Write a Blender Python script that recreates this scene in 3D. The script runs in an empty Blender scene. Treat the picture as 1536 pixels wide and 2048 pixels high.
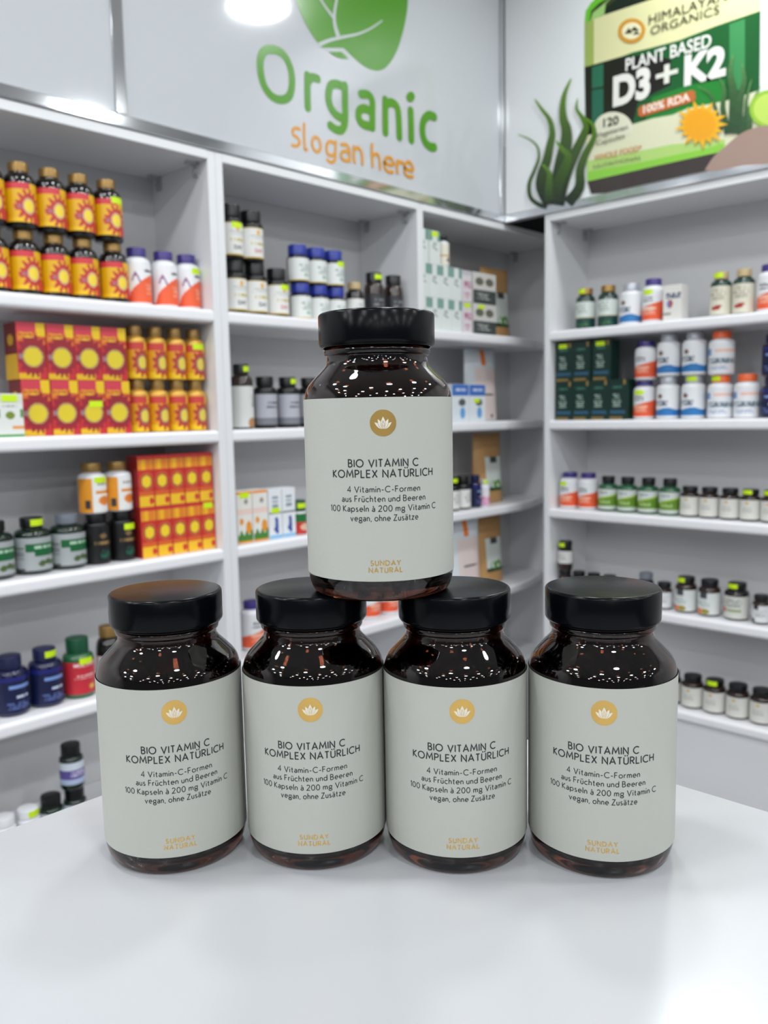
import bpy, bmesh, math, random
from mathutils import Vector, Matrix
from mathutils.geometry import tessellate_polygon
random.seed(7)
PI = math.pi
S = bpy.context.scene
COL = S.collection
# ------------------------------------------------------------------ camera
ZC = 1.25                                   # eye height above the floor
F = 1685.4                                  # focal length in pixels of the 1536 x 2048 frame
R3 = Matrix(((0.6918601, -0.7217765, -0.0191895),
             (0.0970283, 0.0666049, 0.9930505),
             (0.7154824, 0.6889140, -0.1161141)))          # rows: right, up, forward
cd = bpy.data.cameras.new('camera'); cam = bpy.data.objects.new('camera', cd); COL.objects.link(cam)
mw = Matrix.Identity(4)
for i in range(3):
    mw[i][0] = R3[0][i]; mw[i][1] = R3[1][i]; mw[i][2] = -R3[2][i]
mw[2][3] = ZC
cam.matrix_world = mw
cd.sensor_fit = 'HORIZONTAL'; cd.sensor_width = 24.0; cd.lens = F/1536*24.0
cd.clip_start = 0.02; cd.clip_end = 60
cd.dof.use_dof = True; cd.dof.focus_distance = 0.345; cd.dof.aperture_fstop = 15.0
S.camera = cam
# ------------------------------------------------------------------ world, lamps, exposure
S.view_settings.view_transform = 'Standard'; S.view_settings.look = 'None'
S.view_settings.gamma = 1.0; S.view_settings.use_curve_mapping = False
S.view_settings.exposure = -0.08
W = bpy.data.worlds.new('world'); S.world = W; W.use_nodes = True
bg = W.node_tree.nodes['Background']; bg.inputs[0].default_value = (0.88, 0.94, 1.0, 1); bg.inputs[1].default_value = 0.20
CEIL = 2.80
LAMP_W = 10.6
LAMPS = [(2.14, 0.86), (2.20, -0.66), (2.20, -2.07), (2.20, -3.50), (2.20, -4.93)]
LAMPS += [(2.17-1.1*i, 0.79-1.43*j) for i in range(1, 7) for j in range(5)]
LAMPS += [(-0.6, 1.42), (-1.7, 1.42), (-2.8, 1.42)]  # added fill lamps at ceiling height, put in to brighten the right side
for x, y in LAMPS:
    ld = bpy.data.lights.new('ceiling_and_fill_lamp', 'AREA'); ld.shape = 'DISK'; ld.size = 0.22
    ld.energy = LAMP_W; ld.color = (0.95, 0.98, 1.0)
    lo = bpy.data.objects.new('ceiling_and_fill_lamp', ld); COL.objects.link(lo)
    lo.location = (x, y, CEIL-0.012)
# ------------------------------------------------------------------ helpers
def lin(c):
    r = []
    for v in c[:3]:
        v = v/255.0
        r.append(v/12.92 if v <= 0.04045 else ((v+0.055)/1.055)**2.4)
    return tuple(r)+(1.0,)
MATS = {}
def mat(name, rgb, rough=0.4, metal=0.0, spec=0.5, trans=0.0, ior=1.5, coat=0.0, noise=0.0, nscale=40.0):
    if name in MATS: return MATS[name]
    m = bpy.data.materials.new(name); m.use_nodes = True
    nt = m.node_tree; b = nt.nodes['Principled BSDF']
    b.inputs['Base Color'].default_value = lin(rgb); b.inputs['Roughness'].default_value = rough
    b.inputs['Metallic'].default_value = metal; b.inputs['Specular IOR Level'].default_value = spec
    b.inputs['Transmission Weight'].default_value = trans; b.inputs['IOR'].default_value = ior
    b.inputs['Coat Weight'].default_value = coat; b.inputs['Coat Roughness'].default_value = 0.05
    if noise > 0:
        tc = nt.nodes.new('ShaderNodeTexCoord'); nz = nt.nodes.new('ShaderNodeTexNoise'); nz.inputs['Scale'].default_value = nscale
        bp = nt.nodes.new('ShaderNodeBump'); bp.inputs['Strength'].default_value = noise; bp.inputs['Distance'].default_value = 0.002
        nt.links.new(tc.outputs['Object'], nz.inputs['Vector']); nt.links.new(nz.outputs['Fac'], bp.inputs['Height'])
        nt.links.new(bp.outputs['Normal'], b.inputs['Normal'])
    MATS[name] = m
    return m
def print_mat(name, rough):
    if name in MATS: return MATS[name]
    m = bpy.data.materials.new(name); m.use_nodes = True; nt = m.node_tree; b = nt.nodes['Principled BSDF']
    a = nt.nodes.new('ShaderNodeAttribute'); a.attribute_name = 'Col'
    nt.links.new(a.outputs['Color'], b.inputs['Base Color']); b.inputs['Roughness'].default_value = rough
    MATS[name] = m
    return m
PRINT = print_mat('printed_paper', 0.42)
BANNER = print_mat('printed_banner', 0.22)
WHITE = mat('white_melamine', (226, 227, 229), 0.32, noise=0.04, nscale=120)
WHITE2 = mat('white_backboard', (208, 208, 209), 0.5, noise=0.03, nscale=90)
EDGE = mat('white_edge_banding', (236, 236, 239), 0.25)
CHROME = mat('polished_steel', (205, 207, 210), 0.10, metal=1.0)
BRACK = mat('grey_plastic_bracket', (176, 178, 180), 0.45)
SIGNW = mat('glossy_white_sign_panel', (194, 197, 201), 0.08, noise=0.015, nscale=3)
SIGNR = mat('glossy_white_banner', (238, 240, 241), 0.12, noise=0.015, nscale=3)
AMBER = mat('amber_glass', (84, 43, 27), 0.03, trans=1.0, ior=1.5)
CAPBLK = mat('black_screw_cap', (4, 5, 8), 0.2, spec=0.14)
PAPER = mat('cream_paper_label', (173, 175, 167), 0.45, spec=0.35, noise=0.03, nscale=900)
INK = mat('black_ink', (24, 32, 34), 0.5)
GOLD = mat('gold_foil', (222, 182, 104), 0.30, metal=1.0)
GOLDP = mat('gold_foil_petal', (214, 210, 196), 0.45)
STICK = mat('neon_price_sticker', (205, 238, 10), 0.5)
def parent(o, p):
    if p is not None: o.parent = p
    return o
def link(name, me, p=None, loc=None):
    o = bpy.data.objects.new(name, me); COL.objects.link(o); parent(o, p)
    if loc: o.location = loc
    return o
def mesh_from(verts, faces, m, smooth=False, mats=None, fm=None):
    me = bpy.data.meshes.new('mesh'); me.from_pydata(verts, [], faces)
    for x in (mats or [m]): me.materials.append(x)
    if fm:
        for p, k in zip(me.polygons, fm): p.material_index = k
    if smooth:
        for p in me.polygons: p.use_smooth = True
    me.update(); return me
def bm_mesh(bm, m, smooth=False):
    me = bpy.data.meshes.new('mesh'); bm.to_mesh(me); bm.free(); me.materials.append(m)
    if smooth:
        for p in me.polygons: p.use_smooth = True
    return me
def box_mesh(x0, x1, y0, y1, z0, z1, m, bev=0.0, seg=2):
    bm = bmesh.new(); r = bmesh.ops.create_cube(bm, size=1.0)
    for v in bm.verts:
        v.co = Vector(((x0+x1)/2+v.co.x*(x1-x0), (y0+y1)/2+v.co.y*(y1-y0), (z0+z1)/2+v.co.z*(z1-z0)))
    if bev > 0: bmesh.ops.bevel(bm, geom=bm.edges[:], offset=bev, segments=seg, profile=0.5, affect='EDGES')
    me = bm_mesh(bm, m)
    return me
def lathe_mesh(prof, m, seg=40, sharp=35):
    vs, fs = [], []
    n = len(prof); top = None
    for r, z in prof:
        if r < 1e-6: vs.append([(0, 0, z)])
        else: vs.append([(r*math.cos(2*PI*k/seg), r*math.sin(2*PI*k/seg), z) for k in range(seg)])
    idx, flat = [], []
    for ring in vs:
        idx.append(list(range(len(flat), len(flat)+len(ring)))); flat += ring
    for a, b in zip(idx[:-1], idx[1:]):
        for k in range(seg):
            k2 = (k+1) % seg
            if len(a) == 1 and len(b) == 1: continue
            if len(a) == 1: fs.append((a[0], b[k2], b[k]))
            elif len(b) == 1: fs.append((a[k], a[k2], b[0]))
            else: fs.append((a[k], a[k2], b[k2], b[k]))
    me = mesh_from(flat, fs, m, True)
    me.set_sharp_from_angle(angle=math.radians(sharp))
    return me
def tagtop(o, label, cat, group=None, kind=None):
    if kind: o['kind'] = kind
    if label: o['label'] = label
    if cat: o['category'] = cat
    if group: o['group'] = group
    return o
def empty(name, loc, rz, label, cat, group=None):
    o = bpy.data.objects.new(name, None); COL.objects.link(o); o.empty_display_size = 0.02
    o.location = loc; o.rotation_euler = (0, 0, rz)
    return tagtop(o, label, cat, group)
def struct(name, me):
    o = link(name, me); o['kind'] = 'structure'; return o
def set_col(me, cols):
    a = me.attributes.new('Col', 'FLOAT_COLOR', 'FACE')
    for i, c in enumerate(cols): a.data[i].color = c
def font_polys(txt, bold=0.0):
    cu = bpy.data.curves.new('txt', 'FONT'); cu.body = txt; cu.offset = bold; cu.resolution_u = 4; cu.fill_mode = 'FRONT'
    ob = bpy.data.objects.new('txt', cu); COL.objects.link(ob)
    dg = bpy.context.evaluated_depsgraph_get(); me = bpy.data.meshes.new_from_object(ob.evaluated_get(dg))
    vs = [(v.co.x, v.co.y) for v in me.vertices]; fs = [tuple(p.vertices) for p in me.polygons]
    bpy.data.objects.remove(ob); bpy.data.curves.remove(cu); bpy.data.meshes.remove(me)
    xs = [v[0] for v in vs]; x0, x1 = min(xs), max(xs)
    return [((x-x0)/(x1-x0), y/0.729) for x, y in vs], fs     # x from 0 to 1, cap height 1
def ray(px, py):
    d = Vector(((px-768)/F, -(py-1024)/F, 1.0))
    return R3.transposed() @ d
# ------------------------------------------------------------------ the setting
YL, XR = 1.765, 2.455                       # front planes of the left and right shelving
DEP = 0.255
GREYF = mat('grey_floor_tile', (104, 104, 106), 0.3, noise=0.05, nscale=20)
WALLM = mat('white_painted_wall', (205, 206, 206), 0.6, noise=0.05, nscale=60)
CEILM = mat('white_ceiling', (228, 228, 226), 0.7)
struct('floor', box_mesh(-7, 2.95, -7, 2.10, -0.05, 0.0, GREYF))
struct('ceiling', box_mesh(-7, 2.95, -7, 2.10, CEIL, CEIL+0.05, CEILM))
struct('wall_left', box_mesh(-7, 2.95, 2.03, 2.10, 0, CEIL, WALLM))
struct('wall_right', box_mesh(2.88, 2.95, -7, 2.03, 0, CEIL, WALLM))
# ---- shelving units
ZB = [ZC+z for z in (0.230, -0.066, -0.366, -0.667, -0.970)]
TH = 0.032
ZT = [z+TH for z in ZB]
ZTOP = ZC+0.618
def shelf_poly(pts, z, m):
    bm = bmesh.new(); vs = [bm.verts.new((x, y, z)) for x, y in pts]
    f = bm.faces.new(vs); r = bmesh.ops.extrude_face_region(bm, geom=[f])
    for v in r['geom']:
        if isinstance(v, bmesh.types.BMVert): v.co.z += TH
    bmesh.ops.recalc_face_normals(bm, faces=bm.faces)
    ed = [e for e in bm.edges if abs(e.verts[0].co.z-e.verts[1].co.z) < 1e-6]
    bmesh.ops.bevel(bm, geom=ed, offset=0.009, segments=4, profile=0.5, affect='EDGES')
    return bm_mesh(bm, m, False)
def bracket_mesh():
    bm = bmesh.new()
    for (x0, x1, z0, z1) in ((0, 0.006, -0.034, 0), (0.0, 0.030, -0.006, 0)):
        r = bmesh.ops.create_cube(bm, size=1.0)
        for v in r['verts']: v.co = Vector(((x0+x1)/2+v.co.x*(x1-x0), v.co.y*0.018, (z0+z1)/2+v.co.z*(z1-z0)))
    r = bmesh.ops.create_cone(bm, segments=12, radius1=0.006, radius2=0.006, depth=0.006, cap_ends=True)
    for v in r['verts']: v.co = Vector((0.008+v.co.z, v.co.x, -0.022+v.co.y))
    return bm_mesh(bm, BRACK)
BRK = bracket_mesh()
def unit(side, a0, a1, t0, t1, label, curved=False):
    """a0..a1 along the wall; local frame: x along, y into the wall"""
    if side == 'L': e = empty('shelving_unit', (a0, YL, 0), 0, label, 'shelf', 'white shelving units')
    else: e = empty('shelving_unit', (XR, a1, 0), -PI/2, label, 'shelf', 'white shelving units')
    w = a1-a0
    link('side_panel', box_mesh(0, t0, 0, DEP, 0, ZTOP+0.022, WHITE, 0.0008, 1), e)
    link('side_panel', box_mesh(w-t1, w, 0, DEP, 0, ZTOP+0.022, WHITE, 0.0008, 1), e)
    link('top_panel', box_mesh(t0, w-t1, -0.001, DEP-0.006, ZTOP, ZTOP+0.022, WHITE, 0.001, 1), e)
    link('back_panel', box_mesh(t0, w-t1, DEP-0.006, DEP, ZB[4], ZTOP, WHITE2), e)
    link('plinth', box_mesh(t0, w-t1, 0.012, 0.03, 0, ZB[4], WHITE), e)
    for z in ZB:
        if curved:
            pts = [(t0, 0.0), (0.46, 0.0), (0.56, 0.008), (0.66, 0.026), (0.74, 0.052), (w-t1, 0.085), (w-t1, DEP-0.006), (t0, DEP-0.006)]
        else:
            pts = [(t0, 0.0), (w-t1, 0.0), (w-t1, DEP-0.006), (t0, DEP-0.006)]
        link('shelf', shelf_poly(pts, z, EDGE), e)
    for x, s in ((t0, 1), (w-t1, -1)):
        for y in (0.045, 0.215):
            o = link('bracket', BRK, e, (x, y, ZTOP)); o.scale = (s, 1, 1); o['label'] = 'grey corner bracket'
    return e
unit('L', 0.44, 1.2640, 0.0215, 0.0215, 'white shelving unit at the left of the photo filled with red and yellow packs')
unit('L', 1.2645, 2.0180, 0.0215, 0.0135, 'white shelving unit behind the topmost bottle, middle of the left wall')
unit('L', 2.0185, 2.8550, 0.0135, 0.020, 'white shelving unit in the room corner holding kraft pouches', True)
unit('R', 0.30, 1.600, 0.020, 0.020, 'white shelving unit on the right wall below the printed banner')
# ---- sign panels above the shelving
class Plane:
    def __init__(s, side, tilt):
        t = math.radians(tilt); s.side = side
        if side == 'L':
            s.o = Vector((0, YL, ZC+0.668)); s.u = Vector((1, 0, 0)); s.v = Vector((0, -math.sin(t), math.cos(t))); s.n = Vector((0, -math.cos(t), -math.sin(t)))
        else:
            s.o = Vector((XR, 0, ZC+0.668)); s.u = Vector((0, -1, 0)); s.v = Vector((-math.sin(t), 0, math.cos(t))); s.n = Vector((-math.cos(t), 0, -math.sin(t)))
    def px(s, x, y):
        d = ray(x, y); o = s.o-Vector((0, 0, ZC)); k = o.dot(s.n)/d.dot(s.n); P = d*k-o
        return P.dot(s.u), P.dot(s.v)
    def at(s, u, v, h=0.0): return s.o+s.u*u+s.v*v+s.n*h
    def slab(s, u0, u1, v0, v1, h0, h1, m, bev=0.0):
        me = box_mesh(u0, u1, v0, v1, h0, h1, m, bev)
        for q in me.vertices: q.co = s.at(*q.co)
        if s.u.cross(s.v).dot(s.n) < 0: me.flip_normals()
        return me
PLs, PRs = Plane('L', 0.0), Plane('R', 0.0)
TOPV = 0.865
def local(me, e):
    inv = (Matrix.Translation(e.location)).inverted(); me.transform(inv); return me
class Print:
    """flat printed shapes on a plane, one mesh with a colour per face"""
    def __init__(s, plane): s.p = plane; s.v = []; s.f = []; s.c = []; s.k = 0
    def poly(s, pts, col, px=True, h=None):
        s.k += 1; hh = 0.0006+0.00012*s.k if h is None else h
        uv = [s.p.px(*q) if px else q for q in pts]
        b = len(s.v)
        for u, v in uv: s.v.append(s.p.at(u, v, hh))
        for tri in tessellate_polygon([[Vector((u, v, 0)) for u, v in uv]]):
            ids = [b+i for i in tri]
            nn = (s.v[ids[1]]-s.v[ids[0]]).cross(s.v[ids[2]]-s.v[ids[0]])
            if nn.length < 1e-12: continue
            if nn.dot(s.p.n) < 0: ids.reverse()
            s.f.append(ids); s.c.append(lin(col))
    def strip(s, pts, ws, c0, c1):
        """tapered ribbon through pixel points"""
        s.k += 1; hh = 0.0006+0.00012*s.k
        P = [Vector(q) for q in smooth_line(pts, 3)]; n = len(P); b = len(s.v)
        for i, q in enumerate(P):
            d = (P[min(i+1, n-1)]-P[max(i-1, 0)]); d.normalize(); nr = Vector((-d.y, d.x))
            t = i/(n-1); wv = ws[0]+(ws[1]-ws[0])*t**0.8
            for sg in (-1, 1):
                a = q+nr*wv*0.5*sg; s.v.append(s.p.at(*s.p.px(a.x, a.y), hh))
        for i in range(n-1):
            ids = [b+2*i, b+2*i+1, b+2*i+3, b+2*i+2]
            nn = (s.v[ids[1]]-s.v[ids[0]]).cross(s.v[ids[2]]-s.v[ids[0]])
            if nn.dot(s.p.n) < 0: ids.reverse()
            t = (i/(n-1))**0.5; s.f.append(ids); s.c.append(tuple(lin(c0)[k]*(1-t)+lin(c1)[k]*t for k in range(4)))
    def text(s, txt, bl, br, cap, col, bold=0.0):
        """bl, br: pixel ends of the baseline, cap: capital height in pixels"""
        s.k += 1; hh = 0.0006+0.00012*s.k
        v, f = font_polys(txt, bold)
        a = Vector(s.p.px(*bl)); c = Vector(s.p.px(*br))
        t = Vector(s.p.px((bl[0]+br[0])/2, (bl[1]+br[1])/2-cap)); H = (t-(a+c)/2).y
        b = len(s.v)
        for x, y in v: s.v.append(s.p.at(a.x+(c.x-a.x)*x, a.y+(c.y-a.y)*x+H*y, hh))
        for q in f:
            ids = [b+i for i in q]
            nn = (s.v[ids[1]]-s.v[ids[0]]).cross(s.v[ids[2]]-s.v[ids[0]])
            if nn.dot(s.p.n) < 0: ids.reverse()
            s.f.append(ids); s.c.append(lin(col))
    def build(s, name, e):
        me = mesh_from([tuple(v) for v in s.v], s.f, BANNER); set_col(me, s.c); local(me, e)
        return link(name, me, e)
def smooth_line(pts, sub):
    out = []
    n = len(pts)
    for i in range(n-1):
        p0 = pts[max(i-1, 0)]; p1 = pts[i]; p2 = pts[i+1]; p3 = pts[min(i+2, n-1)]
        for k in range(sub):
            t = k/sub
            out.append(tuple(0.5*((2*p1[j])+(-p0[j]+p2[j])*t+(2*p0[j]-5*p1[j]+4*p2[j]-p3[j])*t*t+(-p0[j]+3*p1[j]-3*p2[j]+p3[j])*t**3) for j in (0, 1)))
    out.append(pts[-1]); return out
def ell(cx, cy, rx, ry, n=32, a0=0, a1=360, rot=0):
    o = []
    for k in range(n):
        a = math.radians(a0+(a1-a0)*k/(n-1 if a1-a0 < 360 else n)); x, y = rx*math.cos(a), ry*math.sin(a)
        r = math.radians(rot); o.append((cx+x*math.cos(r)-y*math.sin(r), cy+x*math.sin(r)+y*math.cos(r)))
    return o
# blank panel, logo panel (left wall)
e = empty('sign_panel', PLs.at(0.30, 0.0), 0, 'blank glossy white sign panel above the left end of the shelving', 'sign')
link('panel', local(PLs.slab(-0.35, 1.006, 0.0, TOPV, -0.012, 0, SIGNW), e), e)
e = empty('sign_panel', PLs.at(1.7, 0.0), 0, 'glossy white sign panel with green leaf emblem and the word Organic', 'sign')
link('panel', local(PLs.slab(1.030, 2.4540, 0.0, TOPV, -0.012, 0, SIGNW), e), e)
G1, ORG, PW = (78, 144, 28), (214, 146, 32), (194, 197, 201)
def z7(x, y): return (430+x/2.438, y/2.438)
lf = Print(PLs)
outl = smooth_line([(800, -640), (640, -560), (520, -430), (420, -240), (385, -90), (395, 0), (430, 95), (472, 170), (508, 220)], 4)
outl += [(522, 233), (626, 234)]
outl += smooth_line([(632, 239), (668, 275), (722, 320), (775, 343), (820, 338), (858, 300), (890, 240), (915, 160), (932, 80), (940, 0), (938, -160), (905, -360), (850, -540), (800, -640)], 4)[:-1]
lf.poly([z7(*q) for q in outl], G1)
lf.poly([z7(*q) for q in [(552, 252), (614, 252), (634, 268), (651, 287), (625, 287), (600, 282), (575, 270)]], G1)
def vein(pts, w0, w1): lf.strip([z7(*q) for q in pts], (w0/2.438, w1/2.438), PW, PW)
vein([(500, 222), (560, 196), (640, 178), (700, 165), (760, 138), (815, 100)], 20, 6)
vein([(600, 178), (585, 130), (580, 80), (588, 20), (605, -60), (640, -180)], 18, 8)
vein([(578, 88), (545, 45), (515, 0), (480, -70)], 12, 6)
lf.build('leaf_emblem', e)
tx = Print(PLs)
# rounded custom lettering: strokes in pixels of the photograph
def stroke(pr, pts, w, col, zf=z7, sub=5, closed=False):
    P = [zf(*q) for q in (smooth_line(pts, sub) if len(pts) > 2 else pts)]; w = w/2.438
    uv = [Vector(pr.p.px(*q)) for q in P]; s0 = (Vector(pr.p.px(P[0][0]+w/2, P[0][1]))-uv[0]).length; s1 = abs(pr.p.px(P[0][0], P[0][1]-w/2)[1]-uv[0].y)
    r = s1; pr.k += 1; hh = 0.0006+0.00012*pr.k
    L, Rr = [], []
    n = len(uv)
    for i, q in enumerate(uv):
        d = (uv[1]-uv[-2] if closed and i in (0, n-1) else uv[min(i+1, n-1)]-uv[max(i-1, 0)]); d.normalize(); nr = Vector((-d.y, d.x)); L.append(q+nr*r); Rr.append(q-nr*r)
    b = len(pr.v)
    for a, c in zip(L, Rr): pr.v += [pr.p.at(a.x, a.y, hh), pr.p.at(c.x, c.y, hh)]
    fs = [[b+2*i, b+2*i+1, b+2*i+3, b+2*i+2] for i in range(n-1)]
    if not closed:
        for end, nb in ((uv[0], uv[1]), (uv[-1], uv[-2])):
            d = end-nb; a0 = math.atan2(d.y, d.x)-PI/2
            c0 = len(pr.v); pr.v.append(pr.p.at(end.x, end.y, hh))
            for k in range(9): pr.v.append(pr.p.at(end.x+r*math.cos(a0+k*PI/8), end.y+r*math.sin(a0+k*PI/8), hh))
            fs += [[c0, c0+1+k, c0+2+k] for k in range(8)]
    for ids in fs:
        nn = (pr.v[ids[1]]-pr.v[ids[0]]).cross(pr.v[ids[2]]-pr.v[ids[0]])
        if nn.dot(pr.p.n) < 0: ids.reverse()
        pr.f.append(ids); pr.c.append(lin(col))
for pts in ([(290, 243), (245, 245), (222, 285), (222, 350), (240, 420), (280, 472), (325, 487), (360, 470), (374, 420), (371, 350), (350, 290), (322, 257), (290, 243)],
            [(450, 368), (450, 450), (452, 525)], [(452, 400), (470, 378), (500, 385)],
            [(633, 418), (633, 500), (634, 590), (618, 632), (590, 632), (562, 612)], [(630, 425), (590, 410), (562, 420), (552, 470), (562, 520), (590, 560), (630, 582)],
            [(712, 460), (745, 462), (765, 490), (766, 560), (766, 622)], [(764, 548), (730, 530), (703, 540), (700, 575), (720, 605), (764, 618)],
            [(829, 488), (829, 560), (830, 645)], [(832, 510), (858, 500), (885, 520), (894, 570), (898, 668)],
            [(953, 540), (955, 620), (956, 682)], [(1068, 570), (1040, 563), (1016, 590), (1010, 640), (1022, 690), (1048, 716), (1068, 718)]):
    stroke(tx, pts, 43, G1, closed=pts[0] == pts[-1])
tx.poly([z7(*q) for q in ell(952, 473, 20, 26, 20)], G1)
tx.build('lettering', e)
sl = Print(PLs)
for pts in ([(412, 630), (392, 624), (378, 640), (385, 660), (402, 672), (412, 695), (398, 712), (376, 708)], [(434, 605), (434, 660), (438, 725), (448, 730)],
            ell(494, 705, 20, 36, 14, 0, 360, -10)+ell(494, 705, 20, 36, 14, 0, 360, -10)[:1],
            [(588, 692), (586, 740), (584, 780), (566, 792), (548, 780)], [(586, 700), (560, 690), (545, 705), (545, 740), (560, 758), (586, 752)],
            [(616, 705), (640, 706), (654, 730), (656, 785)], [(654, 745), (630, 736), (615, 750), (620, 775), (640, 784), (655, 778)],
            [(677, 715), (676, 765), (680, 792)], [(678, 730), (698, 722), (714, 745), (718, 800)],
            [(764, 705), (764, 760), (768, 812)], [(766, 762), (786, 750), (800, 770), (804, 824)],
            [(826, 795), (868, 806), (862, 778), (842, 768), (826, 785), (828, 820), (845, 838), (866, 838)],
            [(888, 785), (886, 820), (888, 842)], [(888, 805), (898, 790), (914, 794)],
            [(924, 820), (962, 832), (956, 800), (940, 790), (924, 805), (924, 840), (940, 860), (962, 862)]):
    stroke(sl, pts, 17, ORG, closed=pts[0] == pts[-1])
sl.build('slogan_lettering', e)
# ---- printed banner (right wall)
def z6(x, y): return (980+x/2.763, y/2.763)
e = empty('sign_panel', PRs.at(-0.9, 0.0), 0, 'glossy white banner above the right shelving printed with a huge green vitamin bottle', 'sign')
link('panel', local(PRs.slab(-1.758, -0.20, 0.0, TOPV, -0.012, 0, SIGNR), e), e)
b = Print(PRs)
A = lambda pts: [z6(*q) for q in pts]
b.poly(A([(524, 120), (530, 60), (560, 20), (610, -40), (760, -150), (1480, -380), (1498, -330), (1496, 60), (1490, 500), (1486, 790), (540, 1010)]), (56, 66, 36))
b.poly(A([(524, 130), (530, 60), (560, 15), (600, -20), (650, -60), (700, -75), (650, -10), (600, 20), (560, 60), (550, 118)]), (110, 200, 50))
b.poly(A([(555, 118), (570, 70), (620, 30), (700, -40), (640, 20), (632, 80)]), (160, 205, 120))
b.poly(A([(632, 82), (645, 40), (720, -20), (900, -60), (1050, -110), (1050, -60), (880, 0)]), (28, 40, 30))
b.poly(A([(524, 128), (632, 84), (880, 2), (1040, -60), (1300, -150), (1498, -210), (1496, 65), (1380, 100), (1240, 150), (1040, 226), (880, 272), (730, 318), (524, 374)]), (222, 220, 168))
b.poly(A([(524, 128), (575, 108), (575, 358), (524, 374)]), (160, 180, 95))
b.poly(A([(524, 372), (730, 312), (790, 290), (880, 268), (1040, 226), (1240, 148), (1380, 100), (1496, 60), (1490, 505), (1300, 580), (1010, 640), (900, 660), (790, 690), (640, 720), (530, 752)]), (30, 92, 46))
b.poly(A([(524, 372), (730, 315), (900, 300), (1000, 330), (1000, 470), (820, 560), (790, 690), (640, 720), (530, 752)]), (34, 32, 28))
b.poly(A([(565, 372), (628, 352), (628, 478), (565, 490)]), (48, 110, 84))
b.poly(A([(565, 500), (628, 488), (628, 660), (565, 690)]), (44, 104, 84))
b.poly(A([(1325, 135), (1410, 105), (1410, 480), (1325, 520)]), (64, 140, 84))
b.poly(A([(900, 540), (1100, 470), (1300, 440), (1300, 575), (1010, 640), (860, 660)]), (40, 130, 52))
b.poly(A([(530, 752), (640, 722), (790, 688), (900, 655), (1010, 636), (1100, 598), (1300, 560), (1490, 500), (1486, 780), (1290, 835), (940, 910), (540, 1002)]), (222, 222, 190))
b.poly(A([(536, 890), (700, 860), (1000, 800), (1300, 770), (1300, 835), (940, 912), (540, 1004)]), (178, 212, 120))
b.poly(A([(540, 1004), (540, 950), (800, 905), (1200, 820), (1300, 790), (1290, 837), (940, 913)]), (140, 205, 70))
b.poly(A([(540, 1004), (940, 913), (1290, 837), (1240, 900), (1200, 945), (900, 1010), (640, 1068), (560, 1072)]), (58, 48, 46))
b.poly(A(ell(684, 715, 108, 96, 24, 180, 360)+[(792, 740), (576, 770)]), (226, 224, 200))
b.poly(A(ell(785, 172, 76, 68, 36, 0, 360, -16)), (206, 148, 50)); b.poly(A(ell(785, 172, 54, 46, 32, 0, 360, -16)), (232, 228, 190))
for q in ([(745, 190), (770, 155), (790, 185)], [(775, 175), (800, 148), (830, 170)], [(790, 195), (812, 172), (832, 190)]): b.poly(A(q), (60, 55, 35))
b.text('HIMALAYAN', z6(880, 138), z6(1312, 2), 56/2.763, (48, 44, 34), 0.0)
b.text('ORGANICS', z6(890, 196), z6(1270, 76), 50/2.763, (48, 44, 34), 0.0)
b.text('PLANT BASED', z6(752, 394), z6(1225, 258), 72/2.763, (236, 236, 228), 0.02)
b.text('D3', z6(682, 585), z6(888, 528), 160/2.763, (234, 234, 226), 0.05)
b.text('+', z6(918, 500), z6(1040, 466), 150/2.763, (224, 226, 214), 0.02)
b.text('K2', z6(1075, 470), z6(1306, 408), 160/2.763, (234, 234, 226), 0.05)
b.poly(A([(836, 588), (1120, 500), (1136, 508), (1140, 548), (1128, 562), (838, 648), (824, 640), (822, 604)]), (198, 108, 58))
b.text('100% RDA', z6(850, 628), z6(1108, 556), 44/2.763, (240, 230, 215), 0.03)
b.text('120', z6(630, 704), z6(714, 686), 48/2.763, (48, 46, 40), 0.015)
b.text('Vegetarian', z6(590, 764), z6(764, 714), 28/2.763, (70, 70, 60), 0.0)
b.text('Capsules', z6(590, 806), z6(748, 764), 28/2.763, (80, 80, 68), 0.0)
b.text('WHOLE FOOD*', z6(580, 890), z6(842, 834), 34/2.763, (196, 136, 60), 0.01)
b.text('NUTRITIONAL', z6(576, 934), z6(842, 880), 22/2.763, (110, 120, 80), 0.0)
for pts, w in (([(1150, 480), (1220, 520), (1250, 600), (1280, 720)], 16), ([(1270, 430), (1300, 500), (1290, 600), (1320, 740)], 26), ([(1350, 300), (1330, 400), (1350, 520), (1350, 740)], 40),
               ([(1395, 350), (1410, 440), (1385, 560), (1370, 740)], 34), ([(1450, 440), (1420, 560), (1420, 640), (1390, 750)], 26), ([(1500, 480), (1440, 600), (1440, 700), (1400, 760)], 26)):
    b.strip(A(pts), (2/2.763, w*1.6/2.763), (104, 150, 90), (34, 66, 40))
sp = []
for k in range(34):
    r = (150 if k % 4 == 0 else 128) if k % 2 == 0 else 96
    a = 2*PI*k/34; sp.append((1170+r*math.cos(a), 690+r*math.sin(a)*0.92))
b.poly(A(sp), (240, 180, 40)); b.poly(A(ell(1165, 690, 88, 84)), (238, 165, 34))
b.poly(A(ell(1560, 606, 122, 108)), (150, 196, 60)); b.poly(A(ell(1560, 606, 100, 88)), (192, 220, 100))
b.poly(A(smooth_line([(1190, 945), (1240, 870), (1300, 815), (1385, 745), (1470, 708), (1560, 700), (1700, 760), (1720, 850), (1560, 905), (1400, 918), (1260, 945), (1190, 945)], 4)[:-1]), (164, 138, 126))
def zc(x, y): return (1000+x/5.535, 60+y/5.535)
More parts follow.
